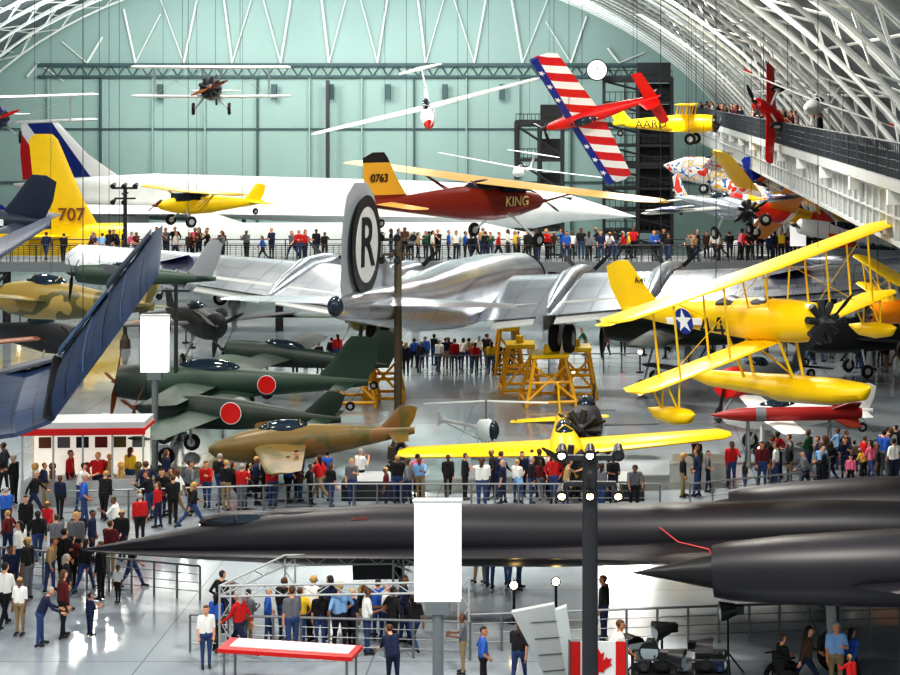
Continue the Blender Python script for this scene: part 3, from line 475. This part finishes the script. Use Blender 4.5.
sign(438,37.5,3.05,5.35,'tall blank white box panel on a grey post'); sign(155,63,3.9,6.1,'white box panel on a post beside the green fighter')
for px,py,hh in((762,222,2.2),(798,232,2.0)):
    E=top('sign_panel','small white information panel on the walkway','sign',W(px,py+14,97.2)); m=MB(); m.box((0,0,1),(.95,.15,hh)); ob('panel',m,'panel_white',E)
def floorlamp(px,py,h=1):
    p=G(px,py); E=top('floor_spotlight','small lit spotlight on a stand aimed upward','lamp',p,group='lit exhibit spotlights'); m=MB(); m.tube((0,0,0),(0,0,h),.04); m.tube((0,0,0),(0,0,.06),.22,n=14); ob('stand',m,'black',E); m=MB(); m.tube((0,.1,h),(0,-.16,h+.08),.1,.14,n=14); k=ob('lamp_head',m,'black',E); m=MB(); m.tube((0,-.16,h+.08),(0,-.18,h+.09),.1,n=14); ob('bulb',m,'lamp',k)
for a in((192,348,1.3),(186,343,1.2),(556,618,1),(514,622,1),(574,352,1),(20,330,1),(640,372,1),(760,470,.8)): floorlamp(*a)
p=G(88,500); E=top('display_case','museum glass display case with lit white interior','display case',(p.x,p.y,0),(0,0,rad(3)))
m=MB(); m.box((0,0,.4),(4.4,1.5,.8)); ob('base',m,'lgray',E); m=MB(); m.box((0,0,2.72),(4.5,1.6,.1)); m.box((-.0,-.8,2.62),(4.5,.05,.16)); ob('canopy',m,'red',E); m=MB(); m.box((0,0,2.88),(4.4,1.5,.22)); ob('top_cap',m,'offwhite',E)
m=MB(); m.box((0,.6,1.7),(4.2,.08,1.8)); ob('back_panel',m,'case_light',E); m=MB(); m.box((0,-.7,.84),(4.4,.08,.08)); m.box((0,-.7,2.6),(4.4,.08,.08))
for x in(-2.15,-1.05,0,1.05,2.15): m.box((x,-.7,1.7),(.06,.06,1.8))
ob('frame',m,'lgray',E)
for i in range(7): m=MB(); x=-1.9+i*.62; m.tube((x,0,.8),(x,0,1.1),.1,.12,n=10); m.ell((x,0,1.25),.14); ob('exhibit',m,['tan','brown','gray','darkred','navy','tan','olive'][i],E)
for i in range(6): m=MB(); x=-1.7+i*.68; m.box((x,.53,2.0),(.45,.04,.4)); ob('picture',m,['brown','gray','navy','darkred','olive','gray'][i],E)
for px,py,w,lb in((620,505,1.8,'low dark exhibit plinth'),(372,505,2.4,'low dark exhibit plinth beneath the black jet'),(120,440,2.6,'white exhibit platform beside parked fighters'),(700,486,2.2,'white exhibit platform beside parked fighters')):
    p=G(px,py); E=top('display_plinth',lb,'plinth',(p.x,p.y+1,0)); m=MB(); m.box((0,0,.35),(w,.9,.7)); ob('base',m,'dgray' if 'dark' in lb else 'offwhite',E); m=MB(); m.box((0,-.1,.8),(w*.9,.7,.05),rx=.3); ob('label_plate',m,'lgray',E)
for a,b_,n in(((60,520),(330,512),12),((330,512),(660,512),14),((470,652),(900,636),14),((0,580),(200,600),9),((420,375),(640,372),12),((790,500),(900,455),6),((690,512),(800,500),5),((190,652),(470,660),10)):
    q,w=G(*a),G(*b_); railing(q,w,n,'steel',1.0,'thin metal visitor barrier on the polished floor')
p=G(330,655); E=top('truss_frame','silver lighting truss frame around the visitors','truss',(p.x,p.y,0),(0,0,rad(3))); 
def trs(a,b_,parent):
    a=Vector(a);b_=Vector(b_); m=MB(); d=(b_-a); n=max(3,int(d.length/.4)); up=Vector((0,0,.28)) if abs(d.normalized().z)<.8 else Vector((.28,0,0)); m.tube(a,b_,.03); m.tube(a+up,b_+up,.03)
    for i in range(n): m.tube(a+d*i/n+(up if i%2 else Vector()),a+d*(i+1)/n+(Vector() if i%2 else up),.015,n=4)
    ob('truss_beam',m,'lgray',parent)
trs((-2.9,0,1.6),(3.4,0,1.6),E); trs((-2.9,0,1.6),(-1.5,2.2,1.75),E); trs((3.4,0,1.6),(1.5,2.2,1.75),E); trs((-1.5,2.2,1.75),(1.5,2.2,1.75),E); trs((-2.9,0,0),(-2.9,0,1.9),E); trs((3.4,0,0),(3.4,0,2.0),E); trs((1.5,2.2,0),(1.5,2.2,2.0),E); trs((-1.5,2.2,0),(-1.5,2.2,2.0),E)
p=G(290,690); E=top('table','long thin table with red edge and white top','table',(p.x,p.y,0),(0,0,rad(-10))); m=MB(); m.box((0,0,1.02),(3.5,.85,.1)); ob('table_top',m,'red',E); m=MB(); m.box((.05,.05,1.08),(3.1,.55,.04)); ob('runner',m,'white',E)
for x in(-1.6,1.6):
    for y in(-.35,.35): m=MB(); m.tube((x,y,0),(x,y,1),.035); ob('leg',m,'steel',E)
p=G(548,700); E=top('tail_surface','white angular aircraft tail surface on a stand','aircraft part',(p.x,p.y,0)); m=MB(); m.prism([(-.9,0,2.15),(.15,0,2.35),(.5,0,.3),(.1,0,.25)],(0,.2,0)); ob('panel',m,'lgray',E); m=MB(); m.prism([(.16,-.02,2.2),(.45,-.02,2.3),(.75,-.02,.3),(.5,-.02,.3)],(0,.2,0)); ob('rear_panel',m,'offwhite',E); m=MB(); m.tube((.2,.1,0),(.2,.1,.5),.1); m.box((.2,.1,.05),(1,1,.1)); ob('stand',m,'dgray',E)
for i in range(4): m=MB(); z=.7+i*.4; m.tube((.42-z*.24+.12-.5,-.01,z),(.5-z*.1,-.01,z+.05),.012,n=4); ob('panel_seam',m,'dgray',E)
p=G(603,705); E=top('flag_banner','red and white banner with a red leaf emblem','banner',(p.x-.12,p.y,0)); m=MB(); m.box((0,0,1.05),(1.3,.04,1.0)); ob('cloth',m,'white',E)
for x in(-.55,.55): m=MB(); m.box((x,-.01,1.05),(.24,.05,1.0)); ob('red_bar',m,'red',E)
lf=[(0,.42),(.09,.26),(.19,.31),(.15,.05),(.27,.17),(.3,.1),(.42,.12),(.37,-.02),(.43,-.07),(.18,-.24),(.2,-.31),(.02,-.28),(.02,-.45)]; lf=lf+[(-x,y) for x,y in lf[::-1][:-1]]; m=MB(); m.prism([(x*.8,-.03,1.05+y*.8) for x,y in lf],(0,-.01,0)); ob('leaf_emblem',m,'red',E)
for x in(-.7,.7): m=MB(); m.tube((x,0,0),(x,0,1.6),.03); ob('pole',m,'steel',E)
def rig(px,py,h,label):
    p=G(px,py); E=top('floodlight',label,'lamp',(p.x,p.y,0),(0,0,R_.uniform(-1.6,1.6))); m=MB(); 
    for a in range(3): m.tube((0,0,.6),(.5*math.cos(a*2.1),.5*math.sin(a*2.1),0),.025)
    m.tube((0,0,.5),(0,0,h),.03); ob('tripod',m,'black',E); m=MB(); m.tube((0,.2,h),(0,-.2,h-.05),.15,.26,n=16); m.box((0,.25,h),(.2,.3,.2)); ob('lamp_head',m,'black',E); m=MB(); m.tube((0,-.19,h-.05),(0,-.21,h-.05),.22,n=16); ob('lens',m,'pane',E)
for a in((728,676,1.7),(650,700,1.3),(704,690,1.1),(632,690,1.2),(676,710,1.3),(662,684,1.4),(718,700,1.0)): rig(*a,'black floodlight on a tripod')
p=G(680,700); E=top('equipment_cart','black cart loaded with camera and lighting gear','cart',(p.x,p.y,0)); m=MB(); m.box((0,0,.75),(2.4,.8,.06)); m.box((0,0,.3),(2.4,.8,.06))
for x in(-1.15,1.15):
    for y in(-.35,.35): m.tube((x,y,0.1),(x,y,1.1),.03)
m.tube((-1.15,-.35,1.1),(1.15,-.35,1.1),.03); m.tube((-1.15,.35,1.1),(1.15,.35,1.1),.03); ob('frame',m,'black',E)
for i,(x,s) in enumerate(((-.9,.3),(-.45,.4),(.1,.35),(.6,.45),(.95,.25))): m=MB(); m.box((x,0,.78+s/2),(s,.45,s)); m.tube((x,-.2,.78+s/2),(x,-.38,.78+s/2),s*.3,n=12); ob('camera_case',m,['dgray','black','steel','black','navy'][i],E)
for x in(-1.1,1.1): wheel(E,(x,-.35,.12),.12,.06); wheel(E,(x,.35,.12),.12,.06)

# ---------------- people ----------------
dn=lambda a,o=0: Vector((math.sin(a)*math.cos(o),math.sin(o),-math.cos(a)*math.cos(o)))
def body(name,legs=((0,0),(0,0)),arms=((.05,.15,.12),(.05,.15,.12)),lean=0,hair=0,turn=0):
    hipz=.92; K=[]; an=[]
    for s,(th,kb) in zip((1,-1),legs):
        hp=Vector((0,s*.095,hipz)); kn=hp+.43*dn(th); ak=kn+.42*dn(th-kb); an.append(ak.z); K.append((hp,kn,ak))
    dz=Vector((0,0,.08-min(an))); B=[]
    for hp,kn,ak in K:
        hp,kn,ak=hp+dz,kn+dz,ak+dz; B+=[(hp,kn,.098,.062,2),(kn,ak,.06,.045,6),(ak,ak+Vector((.14,0,-.03)),.048,.042,3),(ak,ak+Vector((-.04,0,-.03)),.045,.045,3)]
    P=Vector((0,0,hipz))+dz; Q=Matrix.Rotation(lean,3,'Y'); T=lambda x,y,z: P+Q@Vector((x,y,z))
    B+=[(T(0,-.07,.02),T(0,.07,.02),.125,.125,2)]
    for s in(1,-1): B+=[(T(0,s*.07,.08),T(0,s*.08,.25),.118,.112,1),(T(0,s*.08,.25),T(0,s*.1,.42),.112,.1,1)]
    B+=[(T(0,-.16,.485),T(0,.16,.485),.066,.066,1),(T(0,0,.48),T(.02,0,.62),.06,.052,0)]
    hc=T(.02,0,.70); hq=Q@Matrix.Rotation(-lean*.6,3,'Y')@Matrix.Rotation(turn,3,'Z'); hv=lambda x,y,z: hc+hq@Vector((x,y,z))
    B+=[(hv(.01,0,-.04),hv(-.01,0,.03),.078,.096,0),(hv(.045,0,-.085),hv(.05,0,-.06),.04,.05,0)]
    if hair: B+=[(hv(-.07,0,0),hv(-.085,0,-.17),.065,.05,4)]
    hands=[]
    for s,(a,e,o) in zip((1,-1),arms):
        sh=T(0,s*.185,.475); el=sh+Q@(.29*dn(a,s*o)); wr=el+Q@(.25*dn(a+e,s*(o-.15 if e<1 else -.35))); dr=(wr-el).normalized(); B+=[(sh,el,.058,.044,1),(el,wr,.043,.032,5),(wr,wr+dr*.07,.034,.036,0)]; hands.append((wr+dr*.07,dr,s))
    m=MB()
    for p,q,r0,r1,_ in B: m.ell(p,r0,12,8); m.ell(q,r1,12,8); m.tube(p,q,r0,r1,12)
    o=ob('tmp',m,'white'); md=o.modifiers.new('r','REMESH'); md.mode='VOXEL'; md.voxel_size=.021; sm=o.modifiers.new('s','SMOOTH'); sm.iterations=2
    bpy.context.view_layer.update(); me=bpy.data.meshes.new_from_object(o.evaluated_get(bpy.context.evaluated_depsgraph_get())); bpy.data.objects.remove(o)
    vs=[v.co.copy() for v in me.vertices]; fs=[tuple(p.vertices) for p in me.polygons]; mi=[]
    for f in fs:
        c=sum((vs[i] for i in f),Vector())/len(f); best=9;bm_=1
        for p,q,r0,r1,k in B:
            d=q-p; t=max(0,min(1,(c-p).dot(d)/max(1e-6,d.length_squared))); dd=(c-p-d*t).length-(r0+(r1-r0)*t)
            if dd<best: best=dd; bm_=k
        if bm_==0 and (c-hc).length<.16:
            l=hq.transposed()@(c-hc)
            if l.z>.065 or l.x<-.035+(.25*l.z if l.z>0 else 0) and l.z>-.07: bm_=4
        mi.append(bm_)
    g=MB(); g.v=[tuple(v) for v in vs]; g.f=fs; g.m=mi; g.cm=0
    g.ell(hv(.107,0,-.02),(.018,.013,.022),6,4)
    for s in(1,-1): g.ell(hv(0,s*.093,-.015),(.02,.012,.03),6,4)
    g.cm=7
    for s in(1,-1): g.ell(hv(.083,s*.033,.01),(.012,.014,.009),6,4)
    g.ell(hv(.09,0,-.065),(.012,.024,.006),6,4); g.cm=0
    for c,dr,s in hands:
        sd=dr.cross(Vector((0,1,0))); sd=sd.normalized() if sd.length>.1 else Vector((1,0,0)); inn=Vector((0,-s,0))
        for i,l in enumerate((.07,.08,.075,.06)):
            b0=c+sd*(.027-.018*i); b1=b0+dr*(.03+l*.5); g.tube(b0,b1,.0095,.009); g.tube(b1,b1+dr*l*.45+inn*.02,.009,.007)
        g.tube(c-dr*.03+sd*.02,c+sd*.055+dr*.015,.012,.01); g.tube(c+sd*.055+dr*.015,c+sd*.06+dr*.045+inn*.01,.01,.008)
    o=ob('person_body',g,['skin_a','cl_black','cl_navy','shoe','hair_dark','cl_black','cl_navy','eye'],ang=180); me=o.data; bpy.data.objects.remove(o); me.name=name; return me
for n,c in {'skin_a':(222,164,132),'skin_b':(196,136,104),'skin_c':(120,80,58),'shoe':(30,28,28),'hair_dark':(28,20,17),'hair_brown':(82,54,32),'hair_blond':(186,150,88),'hair_grey':(160,158,155)}.items(): mat(n,c,.7)
CL={'black':(20,20,24),'navy':(24,34,66),'white':(235,235,230),'red':(190,24,28),'blue':(40,90,175),'tan':(176,146,104),'pink':(230,110,140),'yellow':(228,190,50),'gray':(104,106,112),'maroon':(96,22,30),'green':(40,84,58),'denim':(48,70,116),'khaki':(146,126,90),'lightblue':(130,172,216),'brown':(80,54,38)}
for n,c in CL.items(): mat('cl_'+n,c,.85)
POSES=[('standing',body('p0')),('holding up a camera',body('p1',arms=((.5,1.9,.1),(.5,1.9,.1)),turn=.2)),('walking',body('p2',legs=((.42,.1),(-.35,.25)),arms=((-.4,.2,.1),(.4,.4,.1)),lean=.05)),
 ('pointing',body('p3',arms=((1.35,.15,.1),(.05,.2,.12)),hair=1,turn=-.3)),('standing',body('p4',legs=((.06,0),(-.06,.05)),hair=1,turn=.3)),('arms folded',body('p5',arms=((.3,1.35,.1),(.25,1.45,.1)))),
 ('leaning forward',body('p6',legs=((.1,.05),(-.08,0)),arms=((.7,.7,.1),(.8,.5,.1)),lean=.35)),('striding',body('p7',legs=((-.45,.35),(.5,.1)),arms=((.5,.5,.1),(-.45,.2,.1)),lean=.08,hair=1)),
 ('hands on hips',body('p9',arms=((-.3,1.1,.5),(-.3,1.1,.5)),legs=((.15,0),(-.1,0)),turn=-.4)),('one hand raised',body('p10',arms=((.9,1.2,.2),(.1,.3,.1)),legs=((.12,.1),(-.12,0)),lean=.15,turn=.5))]
SIT=('seated',body('p8',legs=((1.45,1.45),(1.45,1.45)),arms=((.3,1.2,.1),(.3,1.2,.1))))
SH=['black']*8+['navy']*4+['white']*3+['red']*2+['blue']*2+['tan','pink','yellow','gray','gray','maroon','green','lightblue','brown']
PT=['navy']*3+['black']*4+['denim']*5+['khaki']*2+['gray']
PEOPLE=[]
def person(p,yaw=None,pose=None,shirt=None,pants=None,s=None,grp='museum visitors on the floor'):
    r=R_; shirt=shirt or r.choice(SH); pants=pants or r.choice(PT); pose=r.choice([0,8,9]) if pose==0 else (r.choice([4,4,7]) if pose==4 else pose)
    ps=POSES[pose] if isinstance(pose,int) else (pose or POSES[r.choice([0,8,1,2,3,4,4,5,9,6,7])])
    s=s or r.uniform(.88,1.08); hr=r.choice(['dark','dark','brown','brown','blond','grey']); sk=r.choice(['skin_a','skin_a','skin_b','skin_c'])
    yaw=r.uniform(0,6.28) if yaw is None else yaw
    wd=r.uniform(.98,1.16); short=r.random()<.3
    PEOPLE.append(dict(p=Vector(p),yaw=yaw,ps=ps,shirt=shirt,pants=pants,sc=(s*wd,s*wd,s),grp=grp,mt=[sk,'cl_'+shirt,'cl_'+pants,'shoe','hair_'+hr,sk if short or shirt in('white','yellow','lightblue') else 'cl_'+shirt,'cl_'+pants,'eye']))
u=math.pi/2
PL=[(6,536,'blue',0),(20,635,'white',0),(4,628,'white',2),(40,646,'navy',6),(63,638,'maroon',4),(50,592,'tan',0),(90,636,'navy',5),(101,600,'black',0),(118,603,'white',4),(132,588,'black',2),(85,592,'black',4),(72,588,'maroon',0),(48,546,'red',7),(62,558,'black',2),(76,572,'gray',0),(60,520,'navy',4),(84,528,'blue',0),(98,502,'red',0),(109,501,'tan',0),(130,496,'yellow',4),(117,545,'white',0),(14,505,'black',5),(4,492,'black',0),(70,500,'red',0),(150,520,'black',0),(158,528,'red',4),(172,512,'black',4),(173,524,'black',5),(190,512,'gray',0),(192,528,'black',4),(207,508,'red',0),(243,508,'white',0),(256,505,'navy',5),(273,507,'red',3),(288,503,'blue',0),(310,507,'black',0),(331,508,'black',4),(352,506,'gray',0),(360,496,'white',1),(386,510,'maroon',0),
 (408,508,'gray',0),(420,500,'lightblue',0),(448,497,'black',4),(465,500,'black',5),(482,509,'white',3),(503,504,'navy',4),(517,503,'white',5),(531,505,'black',0),(541,500,'maroon',4),(554,504,'red',0),(566,507,'tan',0),(575,496,'black',0),(601,506,'black',0),(613,505,'black',5),(634,512,'gray',6),
 (683,497,'black',4),(697,497,'navy',0),(708,492,'gray',0),(731,488,'red',0),(745,492,'black',4),(762,487,'maroon',4),(776,486,'white',0),(790,484,'black',0),(805,492,'gray',2),(818,480,'navy',0),(832,482,'black',4),(851,488,'pink',4),(862,476,'red',0),(872,482,'pink',7),(884,478,'blue',0),(894,486,'white',0),(840,470,'lightblue',0),(897,468,'black',0),
 (216,652,'blue',4),(206,668,'white',0),(232,640,'navy',0),(248,648,'gray',5),(300,648,'yellow',0),(320,650,'black',4),(340,652,'lightblue',0),(352,648,'navy',0),(367,654,'white',5),(393,652,'black',0),(414,650,'black',4),(284,640,'black',0),(378,640,'blue',1),(463,674,'gray',5),(393,688,'navy',6),(480,584,'black',0),(490,588,'white',0),(508,586,'navy',4),(519,590,'yellow',0),(455,588,'gray',0),
 (618,692,'white',2),(604,640,'black',0),(598,684,'lightblue',6),(806,690,'brown',4),(836,694,'lightblue',0),(850,688,'blue',4),(852,704,'red',0),(483,694,'blue',0),(519,686,'black',4),
 (20,582,'white',4),(28,600,'black',0),(8,560,'maroon',0),(226,510,'black',0),(140,545,'red',0),(298,500,'navy',0),(320,502,'red',4),(266,500,'black',0),(396,502,'black',5),(492,500,'black',0),(522,497,'navy',4),(548,497,'white',0),(560,498,'black',4),(590,500,'maroon',0),(178,518,'white',7),(146,512,'navy',0),(162,516,'black',4),(64,590,'black',0),(78,560,'black',4),(110,575,'maroon',5),(56,570,'gray',0),(770,480,'black',0),(824,492,'black',5),(845,478,'navy',0),(878,490,'black',0),(310,640,'white',0),(330,640,'navy',4),(404,642,'navy',0),(268,645,'blue',0),
 (222,632,'black',0),(240,656,'red',4),(292,656,'gray',0),(360,636,'black',4),(386,646,'white',0),(34,516,'black',4),(44,508,'navy',0),(66,612,'black',4),(92,562,'navy',0),(122,560,'black',4),(104,520,'black',0),(26,545,'black',4),(80,512,'white',0),(140,526,'black',0),(166,500,'navy',4),(10,600,'navy',0),(38,560,'black',4)]
kids=((62,558),(852,704),(118,603),(90,636),(140,526),(851,488),(745,492))
for px,fy,sh,po in PL:
    person(G(px,fy),pose=po,shirt=sh,yaw=R_.choice([u,u+.5,u-.6,-u,0.2,3.0])+R_.uniform(-.3,.3),s=R_.uniform(.62,.74) if (px,fy) in kids else None)
for cx,cy,n_ in((240,503,4),(300,498,4),(405,500,3),(520,500,4),(570,502,4),(780,480,5),(840,480,6),(885,474,6),(700,488,3)):
    for i in range(n_): person(G(cx+R_.gauss(0,18),cy+R_.uniform(-9,8)),yaw=u+R_.uniform(-1.2,1.2),s=R_.choice([None,None,None,.7]))
for px in list(range(402,502,6))+[296,306,318,330,338,512]: person(G(px+R_.uniform(-2,2),370+R_.uniform(-4,6)),yaw=R_.uniform(1,2.2),grp='visitors beneath the silver bomber')
for px in range(800,900,8): person(G(px+R_.uniform(-3,3),366+R_.uniform(-8,8)),grp='visitors beneath the silver bomber')
for px in range(585,800,20): person(G(px+R_.uniform(-3,3),352+R_.uniform(-6,10)),grp='visitors beneath the silver bomber')
px=45
while px<896:
    if not (338<px<372): person(((px-600)*99/F,R_.uniform(98.4,100.6),DZ),yaw=R_.choice([-u,-u+.4,-u-.5,0,3.1,u]),shirt=R_.choice(SH+['black','navy','black','brown','black']),pants=R_.choice(['black','navy','black','denim']),s=R_.uniform(.95,1.14),grp='visitors on the raised walkway')
    px+=R_.choice([3,5,6,8,9]) if (375<px<600 or px>700) else R_.choice([5,7,9,20])
y=73
while y<156: person((R_.uniform(9.4,10.2),y,UZ),yaw=R_.uniform(2.4,3.9),shirt=R_.choice(['black','navy','black','brown','white','maroon']),s=R_.uniform(.9,1.0),grp='visitors on the upper walkway'); y+=R_.uniform(1.0,3)
p=G(782,690); E=top('wheelchair','black wheelchair with seated visitor','wheelchair',(p.x,p.y,0),(0,0,rad(30)))
for s in(-1,1): wheel(E,(-.05,s*.3,.3),.3,.04); wheel(E,(.4,s*.25,.1),.1,.04,'caster')
m=MB(); m.box((.12,0,.42),(.45,.45,.05)); m.box((-.12,0,.7),(.05,.45,.5)); m.path([(-.35,.24,.92),(-.12,.24,.9),(-.12,.24,.3),(.45,.24,.1)],.02); m.path([(-.35,-.24,.92),(-.12,-.24,.9),(-.12,-.24,.3),(.45,-.24,.1)],.02); ob('seat_frame',m,'black',E)
person((p.x,p.y,.1),yaw=rad(30),pose=SIT,shirt='black',pants='black',s=.95)
PEOPLE.sort(key=lambda d:d['p'].y)
for d in PEOPLE[:296]:
    o=top('person','person in %s top and %s trousers, %s'%(d['shirt'],d['pants'],d['ps'][0]),'person',d['p'],(0,0,d['yaw']),d['grp'],d['ps'][1]); o.scale=d['sc']
    for i,k in enumerate(d['mt']): sl=o.material_slots[i]; sl.link='OBJECT'; sl.material=M[k]
rest=PEOPLE[296:]
if rest:
    V=[];Fc=[];MI=[];names=[]; cache={}
    for d in rest:
        me=d['ps'][1]
        if me.name not in cache: cache[me.name]=([v.co.copy() for v in me.vertices],[(tuple(p_.vertices),p_.material_index) for p_ in me.polygons])
        vs,fs=cache[me.name]; T=Matrix.Translation(d['p'])@Matrix.Rotation(d['yaw'],4,'Z')@Matrix.Diagonal((*d['sc'],1)); o0=len(V)
        V+=[tuple(T@v) for v in vs]; idx=[]
        for k in d['mt']:
            if k not in names: names.append(k)
            idx.append(names.index(k))
        for f,mi in fs: Fc.append(tuple(o0+i for i in f)); MI.append(idx[mi])
    me=bpy.data.meshes.new('crowd'); me.from_pydata(V,[],Fc)
    for k in names: me.materials.append(M[k])
    me.polygons.foreach_set('material_index',MI); me.polygons.foreach_set('use_smooth',[True]*len(Fc))
    o=top('crowd','distant crowd of visitors along the raised walkways','crowd',mesh=me); o['kind']='stuff'

# ---------------- light ----------------
w=bpy.data.worlds.new('World'); sc.world=w; w.use_nodes=True; bg=w.node_tree.nodes['Background']; bg.inputs[0].default_value=(.93,.97,1.0,1); bg.inputs[1].default_value=.58
for i,(x,y) in enumerate([(x,y) for y in(30,60,90,120,146) for x in(-38,-18,2)]):
    l=bpy.data.lights.new('ceiling_fill','AREA'); l.shape='RECTANGLE'; l.size=3.5; l.size_y=2.5; l.energy=3900; l.color=(1,.955,.87); o=bpy.data.objects.new('ceiling_fill',l); C.objects.link(o); o.location=(x,y,ceilz(x)-2.2 if y<140 else 24.8); o['kind']='structure'  # area fills added under the roof, above the view, to brighten the hall
for i,(x,y) in enumerate([(-45,140),(-27,140),(-8,140),(2,100),(-30,100)]):
    l=bpy.data.lights.new('roof_wall_fill','AREA'); l.size=8; l.energy=4300 if y>120 else 2900; l.color=(.95,1,.99); o=bpy.data.objects.new('roof_wall_fill',l); C.objects.link(o); o.location=(x,y,21.3+(1.5 if y>120 else 0)); o.rotation_euler=(rad(115),0,0) if y>120 else (rad(180),0,0); o['kind']='structure'  # added fills without fixtures: rear ones brighten the end wall, others the roof
cam=bpy.data.cameras.new('camera'); co=bpy.data.objects.new('camera',cam); C.objects.link(co); co.location=(0,0,H); co.rotation_euler=(rad(90),0,0); cam.sensor_width=36; cam.lens=F/900*36; cam.shift_x=-150/900; cam.shift_y=-247.5/900; cam.clip_end=500; sc.camera=co
sc.view_settings.view_transform='Standard'
try: sc.view_settings.look='Medium High Contrast'
except Exception: pass
